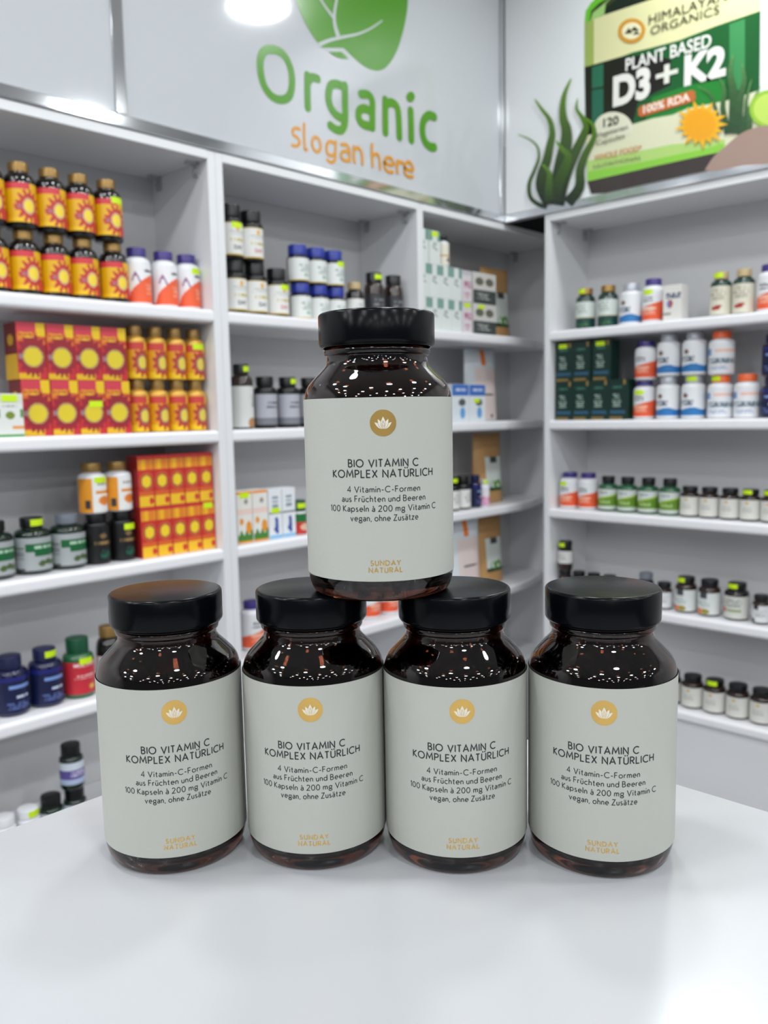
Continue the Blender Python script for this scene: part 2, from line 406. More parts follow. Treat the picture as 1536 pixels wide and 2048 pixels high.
SW = (([(210, 1160), (330, 1210), (420, 1290), (440, 1420), (390, 1560), (335, 1700), (345, 1850), (430, 1930), (530, 1965)], 8, 42),
      ([(395, 770), (470, 880), (560, 1000), (590, 1150), (560, 1300), (530, 1450), (480, 1600), (470, 1750), (560, 1920)], 10, 110),
      ([(870, 760), (860, 880), (925, 980), (965, 1080), (930, 1180), (850, 1350), (760, 1550), (690, 1750), (650, 1930)], 6, 120),
      ([(960, 980), (1040, 1060), (1050, 1200), (960, 1370), (900, 1550), (890, 1750), (760, 1920)], 10, 100),
      ([(800, 540), (730, 700), (705, 860), (715, 1000), (745, 1100), (745, 1250), (700, 1450), (660, 1700), (620, 1940)], 8, 150),
      ([(630, 1230), (700, 1320), (770, 1400), (720, 1550), (640, 1750), (610, 1930)], 10, 120), ([(480, 1490), (560, 1590), (550, 1780), (570, 1920)], 10, 90))
for pts, w0, w1 in SW:
    b.strip([zc(*q) for q in pts], (w0/5.535, w1*1.25/5.535), (112, 164, 40), (15, 23, 25))
b.build('printed_picture', e)
# ---- steel trims of the signs, plus a black board for void shade
def trim(name, me):
    o = struct(name, me); return o
trim('trim_1', box_mesh(0.30, 2.455, YL-0.006, YL+0.02, ZC+0.6415, ZC+0.668, CHROME, 0.002))
trim('trim_2', box_mesh(XR-0.006, XR+0.02, 0.20, 1.759, ZC+0.6415, ZC+0.668, CHROME, 0.002))
trim('trim_3', PLs.slab(1.004, 1.032, 0.0, TOPV, -0.004, 0.005, CHROME, 0.002))
trim('trim_4', PLs.slab(2.428, 2.4520, 0.0, TOPV, -0.002, 0.006, CHROME, 0.002))
struct('void_shade_board', box_mesh(2.47, 2.855, YL+0.012, YL+0.03, ZTOP+0.0225, ZC+0.90, mat('void_shade_black', (14, 15, 15), 0.7)))  # added black board, painted shade for the empty gap behind the banner
# ------------------------------------------------------------------ the counter
TZ = ZC-0.189
LAM = mat('white_laminate_counter', (171, 172, 175), 0.22, noise=0.01, nscale=6)
t = empty('display_counter', (-0.4, -0.4, 0), 0, 'white counter with a smooth white top carrying the five amber bottles', 'counter')
def loc_box(e, *a, **k):
    me = box_mesh(*a, **k); me.transform(Matrix.Translation(-Vector(e.location))); return me
link('counter_top', loc_box(t, -1.2, 0.3955, -1.2, 0.3886, TZ-0.03, TZ, m=LAM, bev=0.002, seg=2), t)
link('body', loc_box(t, -1.15, 0.375, -1.15, 0.368, 0.08, TZ-0.03, m=WHITE), t)
link('plinth', loc_box(t, -1.12, 0.345, -1.12, 0.338, 0.0, 0.08, m=BRACK), t)
# ------------------------------------------------------------------ stroke alphabet for the bottle labels
def arc(cx, cy, rx, ry, a0, a1, n=16):
    return [(cx+rx*math.cos(math.radians(a0+(a1-a0)*i/n)), cy+ry*math.sin(math.radians(a0+(a1-a0)*i/n))) for i in range(n+1)]
def dot(x, y): return [(x, y), (x+0.001, y)]
X = 0.62
def arch(x0, w): return [(x0, 0), (x0, X)], [(x0, X-0.24)]+arc(x0+w/2, X-0.24, w/2, 0.24, 180, 0, 10)+[(x0+w, 0)]
A_ = [arc(0.2, 0.42, 0.18, 0.2, 150, 0, 8)+[(0.38, 0)], arc(0.19, 0.17, 0.19, 0.17, 0, 360, 18)]
N_ = list(arch(0, 0.38)); U_ = [[(0, X), (0, 0.22)]+arc(0.19, 0.22, 0.19, 0.22, 180, 360, 10)+[(0.38, X)], [(0.38, 0.22), (0.38, 0)]]
O_ = [arc(0.27, 0.31, 0.27, 0.31, 0, 360, 24)]
BU = [[(0, 1), (0, 0.3)]+arc(0.28, 0.28, 0.28, 0.28, 180, 360, 12)+[(0.56, 1)]]
P_ = [[(0, 0), (0, 1), (0.22, 1)]+arc(0.22, 0.735, 0.26, 0.265, 90, -90, 10)+[(0, 0.47)]]
GL = {
 'B': (0.5, [[(0, 0), (0, 1), (0.2, 1)]+arc(0.2, 0.765, 0.23, 0.235, 90, -90, 10)+[(0, 0.53)], [(0, 0.53), (0.22, 0.53)]+arc(0.22, 0.265, 0.27, 0.265, 90, -90, 10)+[(0, 0)]]),
 'I': (0.0, [[(0, 0), (0, 1)]]), 'O': (0.88, [arc(0.44, 0.5, 0.44, 0.5, 0, 360, 32)]), 'V': (0.68, [[(0, 1), (0.34, 0), (0.68, 1)]]),
 'T': (0.5, [[(0, 1), (0.5, 1)], [(0.25, 1), (0.25, 0)]]), 'A': (0.7, [[(0, 0), (0.35, 1), (0.7, 0)], [(0.13, 0.33), (0.57, 0.33)]]),
 'M': (0.86, [[(0, 0), (0.11, 1), (0.43, 0.25), (0.75, 1), (0.86, 0)]]), 'N': (0.62, [[(0, 0), (0, 1), (0.62, 0), (0.62, 1)]]),
 'C': (0.72, [arc(0.44, 0.5, 0.44, 0.5, 48, 312, 24)]), 'K': (0.5, [[(0, 0), (0, 1)], [(0.48, 1), (0.02, 0.5), (0.52, 0)]]), 'P': (0.48, P_),
 'L': (0.42, [[(0, 1), (0, 0), (0.42, 0)]]), 'E': (0.44, [[(0.44, 1), (0, 1), (0, 0), (0.44, 0)], [(0, 0.52), (0.4, 0.52)]]), 'X': (0.56, [[(0, 1), (0.56, 0)], [(0, 0), (0.56, 1)]]),
 'U': (0.56, BU), '\u00dc': (0.56, BU+[dot(0.14, 1.24), dot(0.42, 1.24)]), 'R': (0.5, P_+[[(0.2, 0.47), (0.5, 0)]]), 'H': (0.58, [[(0, 0), (0, 1)], [(0.58, 0), (0.58, 1)], [(0, 0.52), (0.58, 0.52)]]),
 'F': (0.42, [[(0.42, 1), (0, 1), (0, 0)], [(0, 0.52), (0.38, 0.52)]]), 'Z': (0.54, [[(0.02, 1), (0.52, 1), (0, 0), (0.54, 0)]]),
 'S': (0.48, [arc(0.24, 0.745, 0.21, 0.255, 40, 270, 14)[:-1]+arc(0.23, 0.25, 0.25, 0.25, 90, -145, 14)]), 'D': (0.66, [[(0, 0), (0, 1), (0.18, 1)]+arc(0.18, 0.5, 0.48, 0.5, 90, -90, 16)+[(0, 0)]]),
 'Y': (0.6, [[(0, 1), (0.3, 0.48), (0.6, 1)], [(0.3, 0.48), (0.3, 0)]]),
 'a': (0.38, A_), '\u00e4': (0.38, A_+[dot(0.08, 0.88), dot(0.3, 0.88)]), '\u00e0': (0.38, A_+[[(0.1, 0.98), (0.22, 0.8)]]),
 'n': (0.38, N_), 'm': (0.66, list(arch(0, 0.33))+[arch(0.33, 0.33)[1]]), 'u': (0.38, U_), '\u00fc': (0.38, U_+[dot(0.08, 0.88), dot(0.3, 0.88)]), 'o': (0.54, O_),
 'e': (0.5, [[(0.01, 0.32), (0.5, 0.32)]+arc(0.26, 0.31, 0.25, 0.31, 0, 308, 18)]), 'r': (0.24, [[(0, 0), (0, X)], [(0, 0.36)]+arc(0.2, 0.36, 0.2, 0.25, 180, 75, 8)]),
 's': (0.32, [arc(0.16, 0.46, 0.13, 0.16, 40, 270, 10)[:-1]+arc(0.15, 0.15, 0.165, 0.15, 90, -145, 10)]), 'c': (0.44, [arc(0.27, 0.31, 0.27, 0.31, 48, 312, 18)]),
 'h': (0.38, [[(0, 0), (0, 1.06)], arch(0, 0.38)[1]]), 't': (0.28, [[(0.13, 0.9), (0.13, 0.1), (0.18, 0.02), (0.28, 0.02)], [(0, X), (0.28, X)]]), 'd': (0.52, [arc(0.26, 0.31, 0.26, 0.31, 0, 360, 22), [(0.52, 0), (0.52, 1.06)]]),
 'p': (0.52, [arc(0.26, 0.31, 0.26, 0.31, 0, 360, 22), [(0, X), (0, -0.32)]]), 'g': (0.5, [arc(0.25, 0.36, 0.22, 0.25, 0, 360, 20), [(0.44, 0.58), (0.54, 0.62)], arc(0.25, -0.12, 0.25, 0.2, 0, 360, 20), [(0.14, 0.12), (0.14, 0.06), (0.36, 0.06)]]),
 'l': (0.0, [[(0, 0), (0, 1.06)]]), 'i': (0.0, [[(0, 0), (0, X)], dot(0, 0.9)]), 'v': (0.46, [[(0, X), (0.23, 0), (0.46, X)]]), 'z': (0.4, [[(0.02, X), (0.38, X), (0, 0), (0.4, 0)]]),
 '-': (0.3, [[(0, 0.36), (0.3, 0.36)]]), ',': (0.06, [[(0.06, 0.04), (0, -0.16)]]), '4': (0.54, [[(0.4, 0), (0.4, 1), (0, 0.28), (0.54, 0.28)]]),
 '1': (0.16, [[(0, 0.84), (0.16, 1), (0.16, 0)]]), '0': (0.54, [arc(0.27, 0.5, 0.27, 0.5, 0, 360, 26)]), '2': (0.5, [arc(0.24, 0.73, 0.23, 0.27, 160, -25, 12)+[(0, 0), (0.5, 0)]]),
}
def write(txt, width, cap, base, wt, vs, fs, space=0.34, gap=0.2):
    """stroke text centred on s = 0; appends to vs (s, z) and fs"""
    x = 0; items = []
    for ch in txt:
        if ch == ' ': x += space; continue
        adv, pl = GL[ch]; items.append((x, pl)); x += adv+gap
    tot = x-gap; k = (width-wt*cap)/tot; r = wt*cap/2
    for ox, pl in items:
        for lay, p in enumerate(pl):
            dz = lay*1.5e-5
            q0 = [Vector(((ox+a)*k-tot*k/2, base+b*cap)) for a, b in p]
            q = [q0[0]]
            for c in q0[1:]:
                d = c-q[-1]
                if d.length < 1e-9: continue
                s0 = q[-1].copy(); ns = max(1, int(d.length/0.0012))
                q += [s0+d*(i+1)/ns for i in range(ns)]
            n = len(q)
            if n == 2 and (q[1]-q[0]).length < cap*0.01:
                b0 = len(vs); vs += [(q[0].x+r*1.25*math.cos(j*PI/6), q[0].y+r*1.25*math.sin(j*PI/6), dz) for j in range(12)]
                fs.append(tuple(range(b0, b0+12))); continue
            closed = (q[0]-q[-1]).length < 1e-7
            b0 = len(vs)
            for i in range(n):
                d1 = (q[i]-q[i-1] if i > 0 else (q[-1]-q[-2] if closed else q[1]-q[0])).normalized()
                d2 = (q[i+1]-q[i] if i < n-1 else (q[1]-q[0] if closed else q[-1]-q[-2])).normalized()
                m = d1+d2; m = m.normalized() if m.length > 1e-6 else d1
                nr = Vector((-m.y, m.x)); sc = r/max(0.42, m.dot(d1))
                vs += [(q[i].x+nr.x*sc, q[i].y+nr.y*sc, dz), (q[i].x-nr.x*sc, q[i].y-nr.y*sc, dz)]
            for i in range(n-1): fs.append((b0+2*i, b0+2*i+1, b0+2*i+3, b0+2*i+2))
def wrap(vs, fs, R, m, mats=None, fm=None, flip=False):
    """(s, z) on a cylinder of radius R, s = 0 facing local -y, s to the viewer's right"""
    V = []
    for q in vs:
        rr = R+(q[2] if len(q) > 2 else 0.0); a = q[0]/R-PI/2; V.append((rr*math.cos(a), rr*math.sin(a), q[1]))
    F2 = []
    for f in fs:
        a, b_, c = (Vector(V[f[0]]), Vector(V[f[1]]), Vector(V[f[2]]))
        nn = (b_-a).cross(c-a)
        F2.append(f if nn.x*a.x+nn.y*a.y > 0 else tuple(reversed(f)))
    return mesh_from(V, F2, m, False, mats, fm)
# ------------------------------------------------------------------ the five amber bottles
RB = 0.0307
outer = [(0.0, 0.0012), (0.020, 0.0010), (0.0255, 0.0), (0.0272, 0.0002), (0.0285, 0.0012), (0.0296, 0.0033), (0.0303, 0.0058), (RB, 0.0085), (RB, 0.0110), (RB, 0.0770), (RB, 0.0798),
         (0.0303, 0.0822), (0.0295, 0.0846), (0.0281, 0.0868), (0.0262, 0.0889), (0.0240, 0.0911), (0.0222, 0.0930), (0.0212, 0.0946), (0.0209, 0.0962), (0.0209, 0.0974), (0.0216, 0.0978), (0.0220, 0.0986), (0.0220, 0.0998), (0.0215, 0.1005), (0.0206, 0.1008), (0.0203, 0.1120)]
inner = [(0.0183, 0.1120), (0.0185, 0.0990), (0.0190, 0.0955), (0.0205, 0.0925), (0.0228, 0.0895), (0.0255, 0.0868), (0.0275, 0.0840), (0.0283, 0.0810), (0.0285, 0.0780), (0.0285, 0.0090), (0.0270, 0.0055), (0.0230, 0.0042), (0.0, 0.0040)]
def resample(pr, n=3):
    q = smooth_line(pr, n); return [(max(a, 0.0), z) for a, z in q]
GLASS = lathe_mesh(outer[:2]+resample(outer[2:9], 4)+resample(outer[9:24], 4)[0:1]+resample(outer[10:24], 4)+outer[24:]+inner, AMBER, 96, 60)
CAP = lathe_mesh([(0.0, 0.1149), (0.0, 0.1149), (0.0225, 0.1149), (0.0232, 0.1148), (0.0237, 0.1144), (0.0240, 0.1138), (0.0240, 0.1030), (0.0239, 0.1022), (0.0236, 0.1017), (0.0232, 0.1014), (0.0231, 0.1010), (0.0226, 0.1009), (0.0222, 0.1010), (0.0222, 0.1125), (0.0, 0.1125)], CAPBLK, 96, 50)
CAP.flip_normals()
RL = 0.03095
def sleeve():
    vs, fs = [], []
    n = 110; w = RL*math.radians(172)
    for i in range(n+1):
        s = -w+2*w*i/n
        for (zz, dr) in ((0.0089, 0), (0.0803, 0), (0.0803, -0.00022), (0.0089, -0.00022)): vs.append((s, zz, dr))
    for i in range(n):
        a = 4*i; b_ = a+4
        fs += [(a, b_, b_+1, a+1)]
    me = wrap(vs, fs, RL, PAPER)
    for p in me.polygons: p.use_smooth = True
    return me
LABEL = sleeve()
tv, tf = [], []
write('BIO VITAMIN C', 0.0285, 0.00280, 0.0538, 0.165, tv, tf, 0.44, 0.27)
write('KOMPLEX NAT\u00dcRLICH', 0.0425, 0.00280, 0.0497, 0.165, tv, tf, 0.44, 0.27)
write('4 Vitamin-C-Formen', 0.0296, 0.00225, 0.0440, 0.135, tv, tf, 0.34, 0.25)
write('aus Fr\u00fcchten und Beeren', 0.0345, 0.00225, 0.0403, 0.135, tv, tf, 0.34, 0.25)
write('100 Kapseln \u00e0 200 mg Vitamin C', 0.0455, 0.00225, 0.0365, 0.135, tv, tf, 0.34, 0.25)
write('vegan, ohne Zus\u00e4tze', 0.0275, 0.00225, 0.0328, 0.135, tv, tf, 0.34, 0.25)
TEXT = wrap(tv, tf, RL+0.00006, INK)
gv, gf = [], []
write('SUNDAY', 0.0121, 0.00185, 0.0153, 0.21, gv, gf, gap=0.34)
write('NATURAL', 0.0136, 0.00185, 0.0125, 0.21, gv, gf, gap=0.34)
BRANDT = wrap(gv, gf, RL+0.00006, GOLD)
def emblem():
    vs, fs, fm = [], [], []
    cz, R = 0.0705, 0.0051
    for i in range(7):
        for k in range(48): vs.append((R*i/6*math.cos(k*PI/24), cz+R*i/6*math.sin(k*PI/24), 0.0))
    for i in range(6):
        for k in range(48): fs.append((i*48+k, i*48+(k+1) % 48, (i+1)*48+(k+1) % 48, (i+1)*48+k)); fm.append(0)
    def petal(bx, bz, tx_, tz, w, dr, mi):
        b0 = len(vs); n = 10; ax = Vector((tx_-bx, tz-bz)); nr = Vector((-ax.y, ax.x)).normalized()
        for i in range(n+1):
            t_ = i/n; hw = w*math.sin(PI*min(1, t_*0.98+0.02))**0.8*(1-0.35*t_); c = Vector((bx, bz))+ax*t_
            for sg in (1, -1): p = c+nr*hw*sg; vs.append((p.x*0.001, cz+p.y*0.001, dr))
        for i in range(n): fs.append((b0+2*i, b0+2*i+1, b0+2*i+3, b0+2*i+2)); fm.append(mi)
    k = 0
    for (x, z, w) in ((-3.3, 0.3, 0.75), (3.3, 0.3, 0.75), (-2.0, 1.5, 0.85), (2.0, 1.5, 0.85), (0, 2.4, 1.05)):
        k += 1
        petal(x*0.12, -2.25, x, z, w+0.16, 0.00002*k, 0); petal(x*0.12, -2.2, x, z, w, 0.00002*k+0.00001, 1)
    petal(0, -2.1, 0, 1.0, 0.62, 0.00014, 0); petal(0, -2.1, 0, 0.7, 0.42, 0.00016, 1)
    petal(0, -2.15, 0, -0.6, 0.40, 0.00018, 0); petal(0, -2.15, 0, -0.75, 0.28, 0.00020, 1)
    return wrap(vs, fs, RL+0.00006, None, [GOLD, GOLDP], fm)
EMB = emblem()
CAPS = mat('brown_capsules', (120, 66, 40), 0.35)
def capsule_fill():
    bm = bmesh.new(); rnd = random.Random(3)
    for i in range(150):
        lev = 0.0076+0.0105*(i//22); a = rnd.random()*2*PI; r = 0.0215*math.sqrt(rnd.random())
        q = bmesh.ops.create_icosphere(bm, subdivisions=2, radius=0.0036)
        rot = Matrix.Rotation(rnd.random()*2*PI, 4, 'Z') @ Matrix.Rotation(rnd.uniform(-0.5, 0.5), 4, 'Y')
        for v in q['verts']:
            c = v.co.copy(); c.x *= 1.9; c = rot @ c; c += Vector((r*math.cos(a), r*math.sin(a), lev+rnd.uniform(-0.001, 0.004)))
            h = math.hypot(c.x, c.y)
            if h > 0.0279: c.x *= 0.0279/h; c.y *= 0.0279/h
            v.co = c
    for v in bm.verts: v.co.z = max(v.co.z, 0.0046)
    return bm_mesh(bm, CAPS, True)
FILL = capsule_fill()
BOT = ((0.1925, 0.3178, TZ, 0.035, 'amber vitamin bottle standing on the counter, leftmost of the bottom four'),
       (0.2370, 0.2732, TZ, -0.056, 'amber vitamin bottle on the counter, second from left in the bottom four'),
       (0.2761, 0.2251, TZ, 0.090, 'amber vitamin bottle on the counter, third from left in the bottom four'),
       (0.3154, 0.1764, TZ, 0.035, 'amber vitamin bottle standing on the counter, rightmost of the bottom four'),
       (0.2543, 0.2472, TZ+0.1149, 0.060, 'topmost amber vitamin bottle standing on the black lids of two others'))
for x, y, z, dl, lab in BOT:
    rz = math.atan2(-y, -x)+PI/2+dl
    e = empty('vitamin_bottle', (x, y, z), rz, lab, 'bottle', 'amber vitamin bottles stacked on the counter')
    link('glass_body', GLASS, e); link('screw_cap', CAP, e)
    l = link('paper_label', LABEL, e); link('lettering', TEXT, l); link('emblem', EMB, l)['label'] = 'round gold lotus emblem'
    link('maker_name', BRANDT, l)['label'] = 'gold foil lettering near the lower edge'
    c = link('capsule_fill', FILL, None, (x, y, z)); c.rotation_euler = (0, 0, rz+x*40)
    tagtop(c, 'capsules inside the '+lab.replace('amber vitamin bottle ', 'amber bottle ').replace(' standing', ''), 'capsules', 'capsule fillings of the amber bottles', 'stuff')
# ------------------------------------------------------------------ goods on the shelves
def sstep(a, b, x): return 0.0 if x < a else 1.0 if x > b else (x-a)/(b-a)
def hsh(a, b): return (math.sin(a*127.1+b*311.7)*43758.5453) % 1.0
def scrib(u, v, u0, u1, v0, v1, n, dens=0.72, ph=0):
    """rows of small broken dashes, like lines of fine print"""
    if not (u0 < u < u1 and v0 < v < v1): return False
    r = (v-v0)/(v1-v0)*n; i = int(r)
    if r-i < 0.38: return False
    w = (u1-u0)*(0.30+0.2*hsh(i, 3+ph)); c = (u0+u1)/2
    if abs(u-c) > w: return False
    return hsh(int((u+9)*26), i+ph) < dens
def disc(u, v, cx, cy, rx, ry): return ((u-cx)/rx)**2+((v-cy)/ry)**2
# every design: (u -1..1 left to right, v 0..1 bottom to top) -> sRGB
def d_sun(u, v):
    if v > 0.84: return (208, 58, 66) if u < 0.22 else (226, 176, 24)
    a = math.atan2((v-0.42)*1.6, u-0.12); r = math.sqrt((u-0.12)**2+((v-0.42)*1.6)**2)
    if r < 0.25: return (242, 212, 60)
    if r < 0.33: return (206, 176, 130)
    if -0.62 < u < -0.08 and 0.35 < v < 0.45: return (160, 110, 120) if hsh(int(u*18), 1) < 0.6 else (190, 70, 56)
    if r < 0.60+0.12*math.cos(a*13): return (188, 52, 48)
    if u > 0.34 and v < 0.30: return (206, 52, 60)
    if v < 0.12 and u < 0.3: return (236, 190, 20)
    return (224, 174, 8)
def d_gold(u, v):
    if v > 0.80: return (202, 66, 60) if u < 0.30 else (228, 180, 40)
    a = math.atan2((v-0.44)*1.9, u-0.12); r = math.sqrt((u-0.12)**2+((v-0.44)*1.9)**2)
    if r < 0.34: return (226, 202, 80)
    if r < 0.44: return (150, 110, 90)
    if r < 0.70+0.12*math.cos(a*11): return (178, 52, 50)
    if v < 0.19: return (238, 196, 24) if u < 0.45 else (196, 50, 44)
    return (222, 156, 24)
def d_redbox(u, v):
    if v > 0.84: return (206, 62, 78) if u < 0.34 else (232, 192, 30)
    if v > 0.76 and u > 0.40: return (232, 192, 30)
    if scrib(u, v, -0.9, 0.3, 0.72, 0.83, 2, 0.8): return (232, 186, 40)
    q = disc(u, v, 0.06, 0.40, 0.74, 0.19)
    if q < 0.72: return (224, 200, 46)
    if q < 1.0: return (176, 150, 96)
    if -0.95 < u < -0.5 and 0.36 < v < 0.44: return (150, 120, 130)
    a = math.atan2((v-0.4)*2.6, u-0.06); q = disc(u, v, 0.06, 0.42, 1.0, 0.34)
    if q < 1.1+0.25*math.cos(a*15): return (150, 34, 46)
    if v < 0.11 and u < 0.5: return (226, 180, 30)
    if v > 0.62: return (214, 120, 40) if hsh(int(u*9), int(v*16)) < 0.5 else (202, 70, 48)
    return (198, 46, 54)
def d_orbox(u, v):
    if v > 0.93 or abs(u) > 0.97: return (196, 50, 46)
    if v > 0.74: return (236, 176, 26) if hsh(int(u*5+20), 3) < 0.7 else (222, 128, 36)
    q = disc(u, v, 0.06, 0.50, 0.72, 0.14)
    if q < 0.72: return (240, 206, 40)
    if q < 1.15: return (150, 60, 60)
    if q < 1.7: return (206, 96, 52)
    if v < 0.22: return (206, 56, 46) if (disc(u, v, 0.62, 0.11, 0.3, 0.07) < 1 or u > 0.94) else (240, 190, 36)
    if v < 0.30: return (214, 96, 40)
    return (196, 44, 36)
def d_now(u, v):
    t = 0.06+0.66*math.sqrt(max(0, min(1, (u+1.0)/1.4)))
    if 0.02 < v < t:
        return (238, 150, 120) if scrib(u, v, 0.0, 0.9, 0.2, 0.5, 3) else (234, 96, 54)
    if scrib(u, v, 0.0, 0.8, 0.74, 0.86, 1, 0.8): return (70, 66, 80)
    if -0.75 < u < -0.2 and abs(v-0.62-0.12*math.sin(u*9)) < 0.05: return (140, 90, 140)
    return (232, 232, 234)
def d_nowr(u, v):
    t = 0.52+0.12*u
    if 0.04 < v < t:
        return (240, 176, 150) if scrib(u, v, -0.7, 0.6, 0.2, 0.42, 3) or (0.36 < v < 0.45 and abs(u) < 0.55) else (228, 92, 56)
    if scrib(u, v, -0.7, 0.5, 0.60, 0.78, 2, 0.8): return (96, 96, 104)
    return (226, 228, 230)
def d_green(u, v):
    if 0.44 < v < 0.82 and u > -0.66 and not (v < 0.56 and u < -0.25): return (170, 200, 176) if scrib(u, v, -0.35, 0.8, 0.58, 0.76, 1, 0.75) else (14, 92, 48)
    for cx, cy in ((0.05, 0.2), (0.35, 0.24), (0.62, 0.2)):
        if disc(u, v, cx, cy, 0.16, 0.09) < 1: return (70, 92, 50)
    if u < -0.72 and v < 0.7 and hsh(int(v*30), 2) < 0.5: return (90, 92, 92)
    return (162, 166, 168)
def d_black(u, v):
    if disc(u, v, 0.1, 0.22, 0.34, 0.12) < 1: return (22, 84, 66) if hsh(int(u*12), int(v*24)) < 0.6 else (20, 26, 24)
    if 0.5 < v < 0.58 and abs(u-0.05) < 0.55: return (140, 112, 66) if hsh(int(u*20), 4) < 0.7 else (20, 18, 18)
    if disc(u, v, 0.05, 0.74, 0.22, 0.07) < 1: return (124, 98, 60)
    return (17, 16, 17)
def d_fruit(u, v):
    if u < -0.36: return (60, 56, 56) if (v < 0.36 and v > 0.12 and -0.8 < u < -0.5) else (232, 152, 36)
    if 0.55 < v < 0.64 and u > -0.2: return (226, 140, 30)
    q = disc(u, v, 0.35, 0.34, 0.42, 0.15)
    if q < 1: return (226, 128, 52) if q < 0.7 else (236, 170, 110)
    if scrib(u, v, -0.1, 0.7, 0.76, 0.86, 1): return (130, 130, 126)
    return (234, 234, 232)
def d_navy(u, v):
    if v > 0.88: return (30, 32, 112)
    if scrib(u, v, -0.5, 0.7, 0.62, 0.78, 1, 0.9, 3): return (120, 150, 210)
    if 0.40 < v < 0.48 and -0.1 < u < 0.6: return (196, 206, 226) if hsh(int(u*24), 5) < 0.8 else (26, 34, 78)
    if scrib(u, v, -0.6, 0.8, 0.08, 0.3, 3, 0.6): return (88, 104, 160)
    return (15, 23, 64)
def d_multi(u, v):
    if 0.62 < v < 0.76: return (192, 44, 56)
    if scrib(u, v, -0.7, 0.7, 0.44, 0.58, 2, 0.7): return (230, 190, 190)
    if disc(u, v, 0.35, 0.2, 0.18, 0.08) < 1: return (222, 170, 70)
    return (192, 44, 56)
def d_day(u, v, ink=(40, 40, 46)):
    if v > 0.97 or v < 0.05: return (196, 164, 60)
    if disc(u, v, 0.0, 0.84, 0.14, 0.09) < 1: return (226, 176, 84)
    if scrib(u, v, -0.8, 0.8, 0.60, 0.74, 2, 0.6): return (168, 174, 172)
    if 0.44 < v < 0.52 and abs(u) < 0.6: return (190, 168, 60) if hsh(int(u*14), 2) < 0.75 else (226, 224, 214)
    return (226, 226, 222)
def d_blue(u, v):
    if v < 0.05: return (200, 168, 60)
    if scrib(u, v, -0.5, 0.7, 0.36, 0.72, 3, 0.75): return (150, 166, 160)
    if 0.2 < v < 0.32 and abs(u-0.1) < 0.4: return (110, 160, 130) if hsh(int(u*18), 2) < 0.7 else (220, 226, 222)
    return (222, 225, 222)
def d_plainw(u, v): return (160, 164, 164) if scrib(u, v, -0.6, 0.6, 0.25, 0.8, 5, 0.6) else (222, 222, 218)
def d_dark(u, v): return (120, 122, 124) if scrib(u, v, -0.7, 0.7, 0.2, 0.85, 4, 0.7) else (46, 46, 50)
def d_grey(u, v):
    if v < 0.22: return (120, 122, 130)
    if scrib(u, v, -0.6, 0.8, 0.5, 0.75, 2, 0.8): return (96, 98, 108)
    return (176, 177, 186)
def d_whitebrown(u, v):
    if disc(u, v, 0.35, 0.10, 0.45, 0.14) < 1: return (176, 128, 84)
    if u > 0.25 and 0.5 < v < 0.8: return (110, 112, 110) if hsh(int(u*16), int(v*20)) < 0.5 else (210, 212, 208)
    return (214, 216, 212)
def d_purple(u, v):
    if 0.25 < v < 0.66: return (206, 196, 224) if scrib(u, v, -0.6, 0.8, 0.3, 0.6, 2) else (92, 78, 148)
    return (206, 216, 226) if v > 0.25 else (176, 190, 220)
def d_flower(u, v):
    if v > 0.955: return (236, 140, 40)
    if v < 0.03: return (236, 150, 50)
    if disc(u, v, 0.5, 0.30, 0.4, 0.12) < 1 or disc(u, v, -0.45, 0.42, 0.28, 0.07) < 1: return (232, 150, 44)
    if v < 0.2+0.05*math.sin(u*9) and v > 0.03: return (70, 128, 50)
    if 0.56 < v < 0.66: return (236, 208, 196)
    if disc(u, v, 0.2, 0.80, 0.26, 0.05) < 1: return (150, 140, 132)
    return (230, 228, 222)
def d_grape(u, v):
    if abs(v-0.52) < 0.012: return (110, 118, 130)
    for k in range(6):
        if disc(u, v, 0.1+0.22*(hsh(k, 1)-0.5)*1.6, 0.26+0.06*(k-2.5)*0.8, 0.24, 0.055) < 1: return (58, 82, 160)
    if v < 0.07: return (140, 190, 226)
    if 0.62 < v < 0.86 and abs(u) < 0.5 and hsh(int(v*26), 1) < 0.55: return (140, 152, 168)
    return (230, 233, 236)
def d_greenred(u, v):
    if v > 0.60: return (28, 110, 48)
    if disc(u, v, 0.3, 0.34, 0.6, 0.18) < 1: return (228, 190, 160)
    return (200, 52, 48)
def d_smallw(u, v):
    if v > 0.70 and abs(u) > 0.45: return (104, 150, 138)
    if abs(v-0.48+0.10*u) < 0.025 and -0.5 < u < 0.5: return (120, 132, 128)
    if 0.56 < v < 0.66 and abs(u) < 0.35: return (168, 178, 174)
    return (220, 226, 222)
def d_pink(u, v):
    if v > 0.86: return (190, 190, 194)
    if 0.45 < v < 0.66 and u > -0.6: return (176, 96, 128) if hsh(int(u*7), int(v*14)) < 0.7 else (214, 200, 206)
    if 0.1 < v < 0.3 and abs(u) < 0.6: return (190, 130, 156) if hsh(int(u*9), int(v*16)) < 0.5 else (216, 208, 210)
    return (216, 210, 212)
def d_darkbox(u, v):
    if v < 0.44: return (176, 184, 178) if scrib(u, v, -0.8, 0.6, 0.12, 0.36, 3, 0.5) else (68, 74, 72)
    for cx in (-0.45, 0.42):
        if disc(u, v, cx, 0.72, 0.36, 0.13) < 1: return (104, 104, 90)
    return (206, 204, 198)
def d_bluebox(u, v):
    if v > 0.70: return (206, 214, 236) if scrib(u, v, -0.8, 0.8, 0.76, 0.9, 1, 0.8) else (66, 112, 188)
    if disc(u, v, 0.2, 0.52, 0.42, 0.10) < 1: return (84, 90, 92)
    if disc(u, v, 0.25, 0.24, 0.30, 0.16) < 1: return (96, 160, 216)
    return (222, 228, 232)
